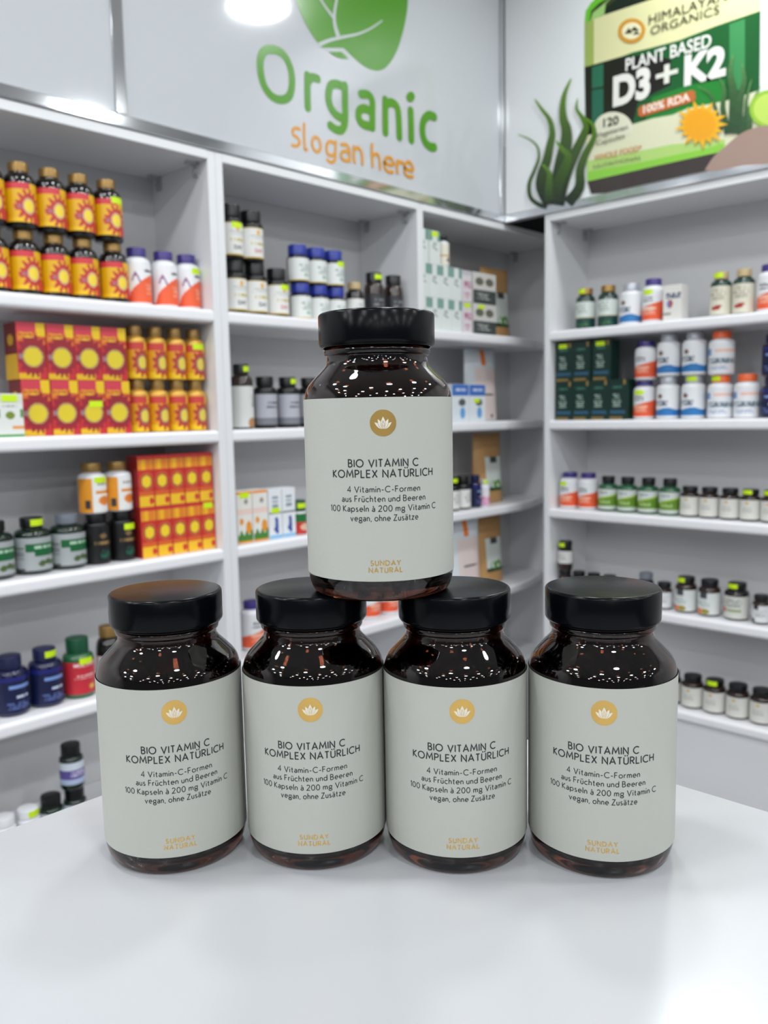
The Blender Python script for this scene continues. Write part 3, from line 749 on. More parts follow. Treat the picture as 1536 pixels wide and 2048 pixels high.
def d_gwhite(u, v):
    if v < 0.05: return (60, 150, 60)
    if v > 0.78: return (216, 218, 206)
    if disc(u, v, 0.0, 0.50, 0.34, 0.09) < 1: return (120, 140, 50)
    if abs(u) > 0.74 and 0.45 < v < 0.65: return (84, 150, 84)
    if 0.17 < v < 0.25 and u > 0.1: return (226, 150, 60)
    if scrib(u, v, -0.7, 0.7, 0.66, 0.74, 1): return (140, 146, 140)
    return (224, 226, 222)
def d_dgreen(u, v):
    if v > 0.42: return (136, 150, 140) if scrib(u, v, -0.8, 0.6, 0.55, 0.92, 4, 0.6) else (206, 214, 208)
    if v > 0.38: return (196, 170, 110)
    if disc(u, v, 0.2, 0.10, 0.6, 0.09) < 1 and hsh(int(u*10), int(v*30)) < 0.4: return (70, 120, 50)
    return (12, 62, 56)
def d_silver(u, v):
    t = 0.31+0.035*math.sin(u*4+0.6)
    if v < t and v > 0.06: return (46, 118, 182)
    if disc(u, v, -0.25, 0.74, 0.17, 0.09) < 1: return (120, 86, 66)
    if 0.42 < v < 0.58 and -0.8 < u < 0.35: return (100, 110, 126) if hsh(int(u*16), int(v*22)) < 0.62 else (226, 228, 230)
    return (228, 230, 232)
def d_whitebox(u, v):
    if 0.62 < v < 0.78 and u > -0.7: return (92, 100, 118) if hsh(int(u*14), int(v*18)) < 0.7 else (220, 218, 214)
    if disc(u, v, -0.25, 0.48, 0.34, 0.12) < 1: return (176, 74, 74) if u > -0.3 else (104, 130, 190)
    if 0.16 < v < 0.24 and u < -0.1: return (150, 150, 146)
    return (222, 220, 214)
def d_cream(u, v):
    if disc(u, v, -0.1+0.0, 0.24, 0.36, 0.07) < 1 or disc(u, v, 0.12, 0.30, 0.26, 0.05) < 1: return (164, 52, 40)
    if scrib(u, v, -0.7, 0.7, 0.5, 0.9, 5, 0.6): return (160, 156, 138)
    return (214, 210, 192)
def d_greenbox(u, v):
    if v < 0.07 and -0.9 < u < 0.55: return (128, 104, 56)
    if scrib(u, v, -0.7, 0.4, 0.30, 0.64, 6, 0.8): return (150, 172, 160)
    if scrib(u, v, -0.7, 0.6, 0.74, 0.84, 1, 0.8): return (54, 110, 90)
    if 0.14 < v < 0.24 and abs(u) < 0.8: return (44, 84, 110)
    if v > 0.88 and 0.6 < u < 0.8: return (150, 120, 60)
    return (7, 44, 36)
def d_whiteor(u, v):
    if u < -0.35 and 0.62 < v < 0.85: return (110, 150, 196)
    if 0.72 < v < 0.82 and u > -0.1: return (236, 190, 170)
    if 0.34 < v < 0.52 and u > -0.7: return (110, 126, 140) if hsh(int(u*15), int(v*24)) < 0.62 else (224, 226, 230)
    if scrib(u, v, -0.8, 0.8, 0.1, 0.26, 2, 0.6): return (150, 166, 196)
    return (228, 229, 232)
def d_swan(u, v):
    t = 0.55+0.14*u
    if v < 0.20: return (196, 204, 196) if v > 0.05 else (30, 80, 50)
    if v < t: return (196, 214, 150) if scrib(u, v, -0.7, 0.7, 0.3, 0.46, 2, 0.5) else (98, 138, 40)
    if v < t+0.08: return (150, 186, 40)
    return (150, 160, 156) if scrib(u, v, -0.7, 0.5, 0.75, 0.88, 1) else (206, 212, 208)
def d_sundaysmall(u, v):
    if disc(u, v, 0.0, 0.84, 0.12, 0.075) < 1: return (206, 172, 84)
    if scrib(u, v, -0.5, 0.5, 0.34, 0.62, 6, 0.62): return (150, 150, 144)
    return (214, 213, 206)
def d_orange(u, v):
    if v > 0.72 and -0.42 < u < 0.12: return (60, 66, 74)
    if v < 0.24 and u < 0.3 and (disc(u, v, -0.5, 0.13, 0.34, 0.13) < 1 or disc(u, v, 0.02, 0.13, 0.3, 0.12) < 1): return (220, 120, 60) if u < -0.2 else (150, 140, 50)
    if scrib(u, v, -0.8, 0.4, 0.34, 0.64, 5, 0.6): return (150, 166, 160)
    return (216, 220, 218)
def d_reddot(u, v):
    if disc(u, v, -0.7, 0.36, 0.24, 0.13) < 1: return (196, 50, 50)
    if 0.3 < v < 0.4 and -0.4 < u < 0.6: return (150, 160, 110)
    if scrib(u, v, -0.7, 0.7, 0.5, 0.86, 5, 0.7): return (130, 136, 126)
    return (206, 208, 200)
def d_blackwhite(u, v):
    if v > 0.74 and -0.5 < u < 0.0: return (40, 44, 50)
    if v < 0.2 and u < -0.3: return (90, 84, 84)
    return (150, 154, 156) if scrib(u, v, -0.4, 0.8, 0.3, 0.7, 4, 0.5) else (218, 220, 222)
def d_pinkw(u, v):
    if v < 0.5: return (220, 130, 176) if hsh(int(u*9), int(v*14)) < 0.7 else (232, 200, 216)
    return (230, 226, 230)
def d_beige(u, v):
    if 0.42 < v < 0.5: return (200, 170, 120)
    if disc(u, v, 0.1, 0.25, 0.3, 0.1) < 1: return (120, 96, 84)
    return (226, 222, 206)
PM = print_mat('printed_label', 0.38)
def grid_cyl(R, z0, z1, ang, fn, nu=44, nv=44):
    vs, fs, cs = [], [], []
    for j in range(nv+1):
        for i in range(nu+1):
            a = -PI/2+ang*(2*i/nu-1); vs.append((R*math.cos(a), R*math.sin(a), z0+(z1-z0)*j/nv))
    for j in range(nv):
        for i in range(nu):
            a = j*(nu+1)+i; fs.append((a, a+1, a+nu+2, a+nu+1)); cs.append(lin(fn((2*(i+0.5)/nu-1)*ang/1.25, (j+0.5)/nv)))
    me = mesh_from(vs, fs, PM, True); set_col(me, cs); return me
def grid_flat(w, z0, z1, y, fn, nu=34, nv=56, x0=None):
    vs, fs, cs = [], [], []
    for j in range(nv+1):
        for i in range(nu+1): vs.append((-w/2+w*i/nu, y, z0+(z1-z0)*j/nv))
    for j in range(nv):
        for i in range(nu):
            a = j*(nu+1)+i; fs.append((a, a+1, a+nu+2, a+nu+1)); cs.append(lin(fn(2*(i+0.5)/nu-1, (j+0.5)/nv)))
    me = mesh_from(vs, fs, PM); set_col(me, cs); return me
def cyl_text(txt, R, s0, z0, wd, cap, m, bold=0.02):
    v, f = font_polys(txt, bold)
    return wrap([(s0+x*wd-wd/2, z0+y*cap) for x, y in v], f, R+0.0003, m)
def plast(n, c, r=0.3): return mat(n, c, r)
def cglass(n, c): return mat(n, c, 0.06, spec=0.6, coat=0.3)
KIND = {}
def kind_bottle(key, name, d, h, body, cap, design, lab=(0.10, 0.66), rc=0.62, hc=0.17, neck=0.50, sh=0.12, tall=False, ang=1.75, texts=(), capname='cap', cat='bottle'):
    R = d/2; Rc = R*rc; H = h; hcap = h*hc; zs = H-hcap-0.004; zsh = zs-h*sh
    prof = [(0, 0.0006), (R*0.86, 0.0), (R*0.95, 0.002), (R, 0.006), (R, zsh-h*0.02), (R*0.985, zsh+h*0.012)]
    n = 6
    for k in range(1, n+1):
        a = k/n*PI/2; prof.append((Rc*0.90+(R*0.985-Rc*0.90)*math.cos(a), zsh+h*0.012+(zs-zsh-h*0.012)*math.sin(a)))
    prof += [(Rc*0.90, zs+0.003), (0, zs+0.003)]
    B = lathe_mesh(prof, body, 36, 40)
    z0 = zs+0.0025
    C = lathe_mesh([(0, z0), (Rc*0.94, z0), (Rc, z0+0.0012), (Rc, H-0.0025), (Rc*0.97, H-0.0006), (Rc*0.9, H), (0, H)], cap, 36, 40)
    L = grid_cyl(R+0.0004, h*lab[0], min(h*lab[1], zsh-h*0.015), ang, design)
    T = [cyl_text(t, R+0.0004, s*R, z*h, w*d, c*h, mat('ink_%d_%d_%d' % col, col, 0.5)) for t, s, z, w, c, col in texts]
    Rr = Rc
    KIND[key] = dict(name=name, cat=cat, h=h, d=d, rc=Rc, parts=[('body', B), (capname, C), ('label', L)], texts=T, hcap=hcap, zl=h*lab[1], R=R, box=False)
def kind_box(key, name, w, h, dp, base, design, cat='box', texts=(), side=None, nu=34, nv=56):
    m = mat('carton_%d_%d_%d' % base, base, 0.45)
    B = box_mesh(-w/2, w/2, -dp/2, dp/2, 0, h, m, 0.0008, 1)
    fr = grid_flat(w-0.0016, 0.0008, h-0.0008, -dp/2-0.0003, design, nu, nv)
    P = [('carton', B), ('front_print', fr)]
    if side:
        sm = grid_flat(dp-0.0016, 0.0008, h-0.0008, 0, side)
        for v in sm.vertices: v.co = Vector((-w/2-0.0003, -v.co.x, v.co.z))
        P.append(('side_print', sm))
    T = []
    for t, s, z, wd, c, col in texts:
        v, f = font_polys(t, 0.02)
        T.append(mesh_from([(s*w+x*wd*w-wd*w/2, -dp/2-0.0006, z*h+y*c*h) for x, y in v], [tuple(q) for q in f], mat('ink_%d_%d_%d' % col, col, 0.5)))
    KIND[key] = dict(name=name, cat=cat, h=h, d=w, dp=dp, parts=P, texts=T, box=True)
def kind_pouch(key, w, h, dp, base, lab=None, labrect=None, strip=None, panel=None):
    m = mat('pouch_%d_%d_%d' % base, base, 0.5, noise=0.25, nscale=60)
    def thick(v, u): return dp/2*(1-v)**0.55*(1-abs(u)**4)*0.98+0.0008
    def sheet(u0, u1, v0, v1, off, fn, mtl, nu=20, nv=28, both=False):
        vs, fs, cs = [], [], []
        for sg in ((-1, 1) if both else (-1,)):
            b0 = len(vs)
            for j in range(nv+1):
                for i in range(nu+1):
                    u = u0+(u1-u0)*i/nu; v = v0+(v1-v0)*j/nv
                    vs.append((u*w/2*(1-0.03*v), sg*(thick(v, u)+off), v*h))
            for j in range(nv):
                for i in range(nu):
                    a = b0+j*(nu+1)+i; q = (a, a+1, a+nu+2, a+nu+1); fs.append(q if sg < 0 else q[::-1])
                    if fn: cs.append(lin(fn(2*(i+0.5)/nu-1, (j+0.5)/nv)))
        if both:
            o = (nu+1)*(nv+1)
            for i in range(nu): fs.append((i+1, i, o+i, o+i+1)); t = nv*(nu+1); fs.append((t+i, t+i+1, o+t+i+1, o+t+i))
            for j in range(nv):
                a = j*(nu+1); fs.append((a, a+nu+1, o+a+nu+1, o+a)); a += nu; fs.append((a+nu+1, a, o+a, o+a+nu+1))
        me = mesh_from(vs, fs, mtl, True)
        if fn: set_col(me, cs)
        return me
    P = [('pouch_body', sheet(-1, 1, 0, 1, 0, None, m, both=True))]
    if panel: P.append(('front_panel', sheet(panel[0], panel[1], panel[2], panel[3], 0.0004, panel[4], PM)))
    if lab: P.append(('label', sheet(labrect[0], labrect[1], labrect[2], labrect[3], 0.0006, lab, PM)))
    if strip: P.append(('tear_strip', sheet(strip[0], strip[1], strip[2], strip[3], 0.0008, lambda u, v: (238, 126, 36), PM, 4, 8)))
    KIND[key] = dict(name='pouch', cat='pouch', h=h, d=w, dp=dp, parts=P, texts=[], box=True)
STM = {}
def sticker_mesh(k, where, side=0.0):
    key = (k, where, side)
    if key in STM: return STM[key]
    K = KIND[k]
    if K['box']:
        w = min(0.032, K['d']*0.62); z1 = K['h']*(0.97 if where == 'top' else 0.62); x = side*K['d']*0.5
        me = box_mesh(x-w/2, x+w/2, -K['dp']/2-0.0012, -K['dp']/2-0.0006, z1-0.014, z1, STICK)
    else:
        r = K['rc'] if where == 'cap' else K['R']; zc = K['h']-K['hcap']*0.5 if where == 'cap' else K['zl']-0.006
        if where == 'cap': hh = min(K['hcap']*0.40, 0.007)
        else: hh = 0.007
        vs, fs = [], []; a = min(1.1, 0.016/r)
        for i in range(13):
            t = -PI/2+side-a+2*a*i/12
            for rr, z in ((r+0.0004, zc-hh), (r+0.0004, zc+hh), (r+0.0009, zc+hh), (r+0.0009, zc-hh)): vs.append((rr*math.cos(t), rr*math.sin(t), z))
        for i in range(12):
            q = 4*i
            for p in range(4): fs.append((q+p, q+(p+1) % 4, q+4+(p+1) % 4, q+4+p))
        fs += [(0, 3, 2, 1), (48, 49, 50, 51)]
        me = mesh_from(vs, [f[::-1] for f in fs], STICK)
    STM[key] = me; return me
def put(k, side, u, base, label, group, off=0.035, st=None, rz=0.0, tilt=0.0, stside=0.0, capmat=None):
    """stand a thing of kind k on a shelf: u along the wall, base height, off behind the shelf edge"""
    K = KIND[k]; half = (K['dp'] if K['box'] else K['d'])/2
    if side == 'L': loc = (u, YL+off+half, base); a = 0.0
    else: loc = (XR+off+half, u, base); a = -PI/2
    e = empty(K['name'], loc, a+rz, label, K['cat'], group)
    lo = None
    for n, me in K['parts']:
        o = link(n, me, e)
        if n == 'label' or n == 'front_print': lo = o
        if n == 'cap' and capmat is not None:
            o.material_slots[0].link = 'OBJECT'; o.material_slots[0].material = capmat
    for t in K['texts']: link('lettering', t, lo)
    if st: link('price_sticker', sticker_mesh(k, st, stside), e)['label'] = 'bright yellow-green price sticker'
    return e
# ---- kinds
GOLDC = mat('gold_cap', (150, 118, 66), 0.34, metal=0.55); DARKG = cglass('dark_glass', (20, 14, 14)); WPL = plast('white_plastic', (228, 229, 232), 0.3)
PURP = plast('purple_cap', (58, 46, 122)); BLK = plast('black_plastic', (9, 10, 12), 0.3); NAVY = cglass('navy_plastic', (15, 19, 60)); NAVC = plast('navy_cap', (26, 30, 70))
GREENG = cglass('dark_green_plastic', (10, 32, 22)); SILV = mat('silver_cap', (184, 188, 196), 0.3, metal=0.3); BLUEC = plast('blue_cap', (34, 52, 150)); ORC = plast('orange_cap', (238, 104, 48))
GCAP = plast('green_cap', (10, 74, 46)); AMB2 = cglass('brown_bottle', (42, 24, 16)); GOLDB = mat('gold_bottle', (214, 166, 70), 0.35, metal=0.35); GRC = plast('grey_cap', (112, 118, 128))
LGREEN = cglass('green_bottle', (36, 92, 58)); BEI = plast('beige_cap', (186, 164, 120)); DGR = cglass('deep_green_bottle', (12, 50, 42))
kind_bottle('sun', 'supplement_bottle', 0.0655, 0.1375, DARKG, GOLDC, d_sun, (0.09, 0.70), rc=0.62, hc=0.135, sh=0.15)
kind_bottle('now', 'supplement_bottle', 0.062, 0.135, WPL, PURP, d_now, (0.04, 0.74), rc=0.72, hc=0.15, sh=0.09, texts=[('NOW', 0.35, 0.575, 0.32, 0.045, (52, 50, 66))])
kind_bottle('nowr', 'supplement_bottle', 0.066, 0.134, WPL, PURP, d_nowr, (0.04, 0.74), rc=0.72, hc=0.14, sh=0.09, texts=[('NOW', -0.25, 0.56, 0.34, 0.045, (52, 50, 66))])
kind_bottle('gaba', 'supplement_bottle', 0.066, 0.136, WPL, PURP, d_nowr, (0.04, 0.74), rc=0.74, hc=0.14, sh=0.07, texts=[('GABA', -0.05, 0.30, 0.55, 0.075, (244, 226, 214))])
kind_bottle('gold', 'supplement_bottle', 0.052, 0.125, GOLDB, GOLDC, d_gold, (0.02, 0.70), rc=0.66, hc=0.17, sh=0.10)
kind_box('red', 'carton_box', 0.0625, 0.120, 0.062, (190, 44, 52), d_redbox, side=lambda u, v: (226, 176, 30) if v < 0.45 or disc(u, v, 0, 0.7, 0.5, 0.1) < 1 else (120, 30, 34))
kind_box('gwhite', 'carton_box', 0.056, 0.090, 0.05, (222, 224, 220), d_gwhite)
kind_bottle('green', 'supplement_bottle', 0.078, 0.123, GREENG, BLK, d_green, (0.08, 0.66), rc=0.62, hc=0.17, sh=0.11)
kind_bottle('black', 'supplement_bottle', 0.060, 0.118, BLK, BLK, d_black, (0.05, 0.74), rc=0.76, hc=0.14, sh=0.07)
kind_bottle('fruit', 'supplement_bottle', 0.063, 0.116, WPL, GOLDC, d_fruit, (0.03, 0.72), rc=0.70, hc=0.17, sh=0.08)
kind_box('orbox', 'carton_box', 0.0420, 0.1225, 0.05, (196, 44, 38), d_orbox, side=lambda u, v: (150, 30, 30))
kind_bottle('navy', 'supplement_bottle', 0.073, 0.129, NAVY, NAVC, d_navy, (0.06, 0.70), rc=0.68, hc=0.18, sh=0.10)
kind_bottle('multi', 'supplement_bottle', 0.070, 0.137, LGREEN, GCAP, d_multi, (0.08, 0.68), rc=0.72, hc=0.22, sh=0.11, texts=[('MULTIVIT', 0.05, 0.545, 0.78, 0.06, (240, 222, 222))])
kind_bottle('goldcap', 'supplement_bottle', 0.062, 0.150, DARKG, GOLDC, d_plainw, (0.08, 0.55), rc=0.70, hc=0.16, sh=0.22)
kind_bottle('whitecap', 'supplement_bottle', 0.050, 0.083, WPL, WPL, d_plainw, (0.08, 0.6), rc=0.88, hc=0.22, sh=0.06)
kind_bottle('blackcap', 'supplement_bottle', 0.052, 0.094, GREENG, BLK, d_purple, (0.10, 0.62), rc=0.84, hc=0.24, sh=0.08)
kind_bottle('purple', 'supplement_bottle', 0.054, 0.104, GREENG, BLK, d_purple, (0.14, 0.64), rc=0.80, hc=0.22, sh=0.09)
kind_bottle('day', 'supplement_bottle', 0.064, 0.138, BLK, BLK, lambda u, v: d_day(u, v), (0.07, 0.66), rc=0.82, hc=0.20, sh=0.07, texts=[('DAY', 0.05, 0.18, 0.42, 0.075, (44, 44, 50))])
kind_bottle('dayred', 'supplement_bottle', 0.064, 0.132, BLK, BLK, lambda u, v: d_day(u, v), (0.07, 0.66), rc=0.82, hc=0.20, sh=0.07, texts=[('DAY', 0.05, 0.18, 0.42, 0.075, (196, 84, 92))])
kind_bottle('blue', 'supplement_bottle', 0.062, 0.102, DARKG, BLUEC, d_blue, (0.04, 0.68), rc=0.84, hc=0.26, sh=0.05)
kind_bottle('beigecap', 'supplement_bottle', 0.056, 0.124, DARKG, BEI, d_plainw, (0.06, 0.60), rc=0.70, hc=0.16, sh=0.13)
kind_bottle('darkamber', 'supplement_bottle', 0.062, 0.161, AMB2, BLK, d_dark, (0.05, 0.60), rc=0.78, hc=0.17, sh=0.13)
kind_bottle('wbrown', 'supplement_bottle', 0.062, 0.170, AMB2, BLK, d_whitebrown, (0.03, 0.66), rc=0.66, hc=0.15, sh=0.13)
kind_bottle('greyl', 'supplement_bottle', 0.064, 0.139, BLK, BLK, d_grey, (0.07, 0.66), rc=0.74, hc=0.17, sh=0.10)
kind_box('flower', 'carton_box', 0.050, 0.138, 0.05, (230, 226, 220), d_flower)
kind_box('grape', 'carton_box', 0.046, 0.136, 0.05, (228, 231, 234), d_grape)
kind_bottle('greenred', 'supplement_bottle', 0.050, 0.096, WPL, GCAP, d_greenred, (0.02, 0.62), rc=0.94, hc=0.30, sh=0.03, cat='jar')
kind_box('smallw', 'carton_box', 0.0545, 0.1045, 0.05, (216, 222, 220), d_smallw)
kind_bottle('smallbeige', 'supplement_bottle', 0.042, 0.100, WPL, BLK, d_beige, (0.05, 0.72), rc=0.72, hc=0.16, sh=0.08)
kind_box('pinkw', 'carton_box', 0.052, 0.103, 0.05, (214, 208, 210), d_pink)
kind_box('darkbox', 'carton_box', 0.130, 0.104, 0.05, (204, 202, 198), d_darkbox, nu=60)
kind_box('bluebox', 'carton_box', 0.091, 0.127, 0.05, (222, 228, 232), d_bluebox, nu=46)
kl = lambda u, v: (66, 70, 70) if v > 0.82 and abs(u) < 0.4 else (96, 150, 60) if disc(u, v, 0.1, 0.18, 0.7, 0.16) < 1 and hsh(int(u*8), int(v*20)) < 0.7 else (40, 66, 44) if v < 0.12 else (214, 222, 216)
kind_pouch('kraft', 0.170, 0.255, 0.07, (186, 144, 92), kl, (-0.46, 0.74, 0.17, 0.66))
pk = lambda u, v: (76, 74, 76) if (0.47 < v < 0.51 and abs(u) < 0.62 and hsh(int(u*16), 1) < 0.85) else (110, 100, 100) if (0.05 < v < 0.09 and 0.1 < u < 0.3) else (228, 212, 206)
kind_pouch('pinkpouch', 0.185, 0.258, 0.07, (216, 222, 226), None, None, (-0.10, 0.18, 0.77, 0.985), (-0.55, 0.88, 0.02, 0.74, pk))
kind_bottle('blackw', 'supplement_bottle', 0.056, 0.114, BLK, BLK, d_plainw, (0.06, 0.60), rc=0.76, hc=0.2, sh=0.1)
kind_bottle('navys', 'supplement_bottle', 0.044, 0.114, NAVY, NAVC, d_navy, (0.05, 0.68), rc=0.76, hc=0.2, sh=0.08)
kind_bottle('pinks', 'supplement_bottle', 0.038, 0.094, WPL, WPL, d_pinkw, (0.05, 0.70), rc=0.7, hc=0.16, sh=0.1)
kind_bottle('dgreen', 'supplement_bottle', 0.064, 0.134, DGR, GOLDC, d_dgreen, (0.03, 0.66), rc=0.72, hc=0.15, sh=0.12)
kind_bottle('silver', 'supplement_bottle', 0.071, 0.131, WPL, SILV, d_silver, (0.03, 0.72), rc=0.70, hc=0.16, sh=0.08)
kind_box('whitebox', 'carton_box', 0.057, 0.106, 0.050, (220, 218, 214), d_whitebox)
kind_bottle('cream', 'supplement_bottle', 0.061, 0.130, DGR, BEI, d_cream, (0.04, 0.70), rc=0.66, hc=0.16, sh=0.12)
kind_box('greenbox', 'carton_box', 0.066, 0.128, 0.06, (9, 50, 40), d_greenbox)
kind_bottle('whiteor', 'supplement_bottle', 0.073, 0.128, WPL, ORC, d_whiteor, (0.03, 0.72), rc=0.72, hc=0.16, sh=0.09)
kind_bottle('swan', 'supplement_bottle', 0.066, 0.114, LGREEN, BLK, d_swan, (0.03, 0.66), rc=0.64, hc=0.19, sh=0.12)
kind_bottle('amberw', 'supplement_bottle', 0.0585, 0.0935, AMB2, BLK, d_sundaysmall, (0.07, 0.68), rc=0.78, hc=0.17, sh=0.10)
kind_bottle('amberl', 'supplement_bottle', 0.067, 0.1035, AMB2, BLK, d_sundaysmall, (0.07, 0.66), rc=0.80, hc=0.17, sh=0.10)
kind_bottle('smallblack', 'supplement_bottle', 0.050, 0.085, AMB2, BLK, d_blackwhite, (0.08, 0.66), rc=0.84, hc=0.18, sh=0.09)
kind_bottle('orangel', 'supplement_bottle', 0.066, 0.111, AMB2, BLK, d_orange, (0.06, 0.66), rc=0.78, hc=0.16, sh=0.13)
kind_bottle('reddot', 'supplement_bottle', 0.072, 0.111, DARKG, BLK, d_reddot, (0.06, 0.66), rc=0.74, hc=0.16, sh=0.13)
kind_bottle('vial', 'supplement_bottle', 0.050, 0.100, AMB2, BLK, d_plainw, (0.24, 0.74), rc=0.9, hc=0.24, sh=0.04)
ORD = ['first', 'second', 'third', 'fourth', 'fifth', 'sixth']
# ---- left bay, top shelf
z = ZT[0]
ups, los = (0.740, 0.8065, 0.8725, 0.9385, 1.006), (0.740, 0.807, 0.8735, 0.940, 1.013)
for i, u in enumerate(los): put('sun', 'L', u, z, 'dark gold-capped bottle with yellow sun label, lower row, %s from left' % ORD[i], 'sun label bottles stacked on the left top shelf', 0.03)
for i, u in enumerate(ups): put('sun', 'L', u, z+0.1375, 'dark gold-capped bottle with yellow sun label, upper row, %s from left%s' % (ORD[i], ', with price sticker' if i == 4 else ''), 'sun label bottles stacked on the left top shelf', 0.03, 'label' if i == 4 else None, stside=0.3)
for i, u in enumerate((1.076, 1.148, 1.213)): put('now', 'L', u, z, 'purple-capped white and orange bottle, %s of three beside the stacked sun bottles' % ORD[i], 'purple-capped bottles on the left top shelf', 0.035, 'label' if i == 2 else None, stside=0.35)
# left bay, second shelf
z = ZT[1]
for i, u in enumerate((0.799, 0.863, 0.926, 0.989)):
    put('red', 'L', u, z, 'red carton with round yellow disc, lower row, %s from left' % ORD[i], 'red cartons on the left second shelf', 0.03, 'mid' if i == 2 else None, stside=0.25)
    put('red', 'L', u-0.003, z+0.120, 'red carton with round yellow disc, upper row, %s from left' % ORD[i], 'red cartons on the left second shelf', 0.03)
put('gwhite', 'L', 0.737, z, 'small white and green carton with neon price sticker left of the red cartons', None, 0.02, 'top')
for i, u in enumerate((1.058, 1.117, 1.176, 1.2165)):
    u = (1.054, 1.108, 1.162, 1.2155)[i]
    put('gold', 'L', u, z, 'slim gold bottle with orange label, lower row, %s from left' % ORD[i], 'slim gold bottles on the left second shelf', 0.03)
    put('gold', 'L', u, z+0.125, 'slim gold bottle with orange label, upper row, %s from left%s' % (ORD[i], ', with price sticker' if i == 3 else ''), 'slim gold bottles on the left second shelf', 0.03, 'label' if i == 3 else None)
# left bay, third shelf
z = ZT[2]
for i, u in enumerate((0.703, 0.786, 0.866)):
    put('green', 'L', u, z, ('dark green bottle with grey and green label, cut off at the photo edge', 'dark green bottle with grey label and a price sticker on its black cap', 'dark green bottle with grey cap beside the black bottles')[i], 'dark green bottles on the left third shelf', 0.03, 'cap' if i == 1 else None, stside=0.2, capmat=GRC if i == 2 else None)
for i, u in enumerate((0.935, 0.999)):
    put('black', 'L', u, z, ('black bottle with faint gold print carrying a white bottle, beside dark green ones', 'black bottle with price sticker carrying a white bottle, beside orange-red cartons')[i], 'black bottles on the left third shelf', 0.035, 'label' if i == 1 else None, stside=0.25)
    put('fruit', 'L', u-0.003, z+0.118, ('white bottle with orange fruit and price sticker, stacked on a black bottle', 'white bottle with orange fruit beside the orange-red cartons, stacked on black bottle')[i], 'white fruit bottles on the left third shelf', 0.035, 'label' if i == 0 else None, stside=0.2)
for i in range(5):
    u = 1.0515+0.0423*i
    put('orbox', 'L', u, z, 'narrow orange-red carton with yellow disc, lower row, %s from left%s' % (ORD[i], ', with price sticker' if i == 4 else ''), 'orange-red cartons on the left third shelf', 0.03, 'top' if i == 4 else None)
    put('orbox', 'L', u-0.0015, z+0.1225, 'narrow orange-red carton with yellow disc, upper row, %s from left' % ORD[i], 'orange-red cartons on the left third shelf', 0.03)
# left bay, fourth shelf
z = ZT[3]
put('navy', 'L', 0.716, z, 'navy blue bottle at the photo edge, left of a second navy bottle', 'navy bottles on the left fourth shelf', 0.03)
put('navy', 'L', 0.794, z, 'navy blue bottle with price sticker on its cap, left of the red-label bottle', 'navy bottles on the left fourth shelf', 0.03, 'cap', stside=0.3)
put('multi', 'L', 0.871, z, 'green-capped bottle with red multivitamin label and price sticker', None, 0.03, 'label', stside=0.1)
put('goldcap', 'L', 0.948, z, 'dark bottle with gold cap behind the leftmost amber bottle', None, 0.03)
# left bay, bottom shelf
z = ZT[4]
put('whitecap', 'L', 0.676, z, 'small white-capped bottle at the photo edge just above the counter', 'small bottles on the left bottom shelf', 0.03)
put('whitecap', 'L', 0.729, z, 'small white-capped bottle with price sticker just above the counter edge', 'small bottles on the left bottom shelf', 0.03, 'cap', stside=0.4)
put('blackcap', 'L', 0.782, z, 'small bottle with black cap peeking over the counter beside the white caps', 'small bottles on the left bottom shelf', 0.03)
put('blackcap', 'L', 0.838, z, 'small black-capped bottle under the green bottle with purple label', 'small bottles on the left bottom shelf', 0.03)
put('purple', 'L', 0.836, z+0.094, 'green bottle with purple and white label stacked on a black cap', 'small bottles on the left bottom shelf', 0.03)
# ---- middle bay, top shelf
z = ZT[0]
G = 'black-capped white label bottles on the middle top shelf'
put('day', 'L', 1.357, z, 'black-capped bottle with white DAY label, lower row, leftmost', G, 0.035)
put('day', 'L', 1.424, z, 'black-capped bottle with white DAY label, lower row, second from left', G, 0.035)
put('dayred', 'L', 1.498, z, 'black-capped bottle with red lettering and price sticker beside blue-capped bottles', G, 0.035, 'label', stside=0.2)
put('day', 'L', 1.351, z+0.138, 'black-capped bottle with white label, upper row, leftmost, with price sticker', G, 0.035, 'label')
put('dayred', 'L', 1.417, z+0.138, 'black-capped bottle with white label and red lettering on top of another', G, 0.035)
for i, u in enumerate((1.580, 1.647, 1.714)):
    put('blue', 'L', u, z, 'blue-capped white label bottle, lower row, %s from left' % ORD[i], 'blue-capped bottles on the middle top shelf', 0.035)
    put('blue', 'L', u-0.005, z+0.102, 'blue-capped white label bottle, upper row, %s from left%s' % (ORD[i], ', with price sticker' if i == 2 else ''), 'blue-capped bottles on the middle top shelf', 0.035, 'label' if i == 2 else None, stside=0.2)
put('beigecap', 'L', 1.790, z, 'dark bottle with white label and beige cap beside the blue-capped bottles', None, 0.035)
put('darkamber', 'L', 1.876, z, 'tall brown bottle with dark label and price sticker on black cap', 'tall brown bottles on the middle top shelf', 0.035, 'cap')
put('darkamber', 'L', 1.962, z, 'tall brown bottle with dark label beside the divider, without sticker', 'tall brown bottles on the middle top shelf', 0.035)
# middle bay, second shelf
z = ZT[1]
put('wbrown', 'L', 1.366, z, 'brown bottle with tall white label and price sticker on its cap', None, 0.035, 'cap', stside=0.5)
for i, u in enumerate((1.445, 1.525, 1.605)):
    put('greyl', 'L', u, z, ('black bottle with grey label beside the brown white-label bottle', 'black bottle with grey label and price sticker on its cap', 'black bottle with grey label half hidden behind the topmost amber bottle')[i], 'black bottles with grey labels on the middle second shelf', 0.035, 'cap' if i == 1 else None, stside=0.4)
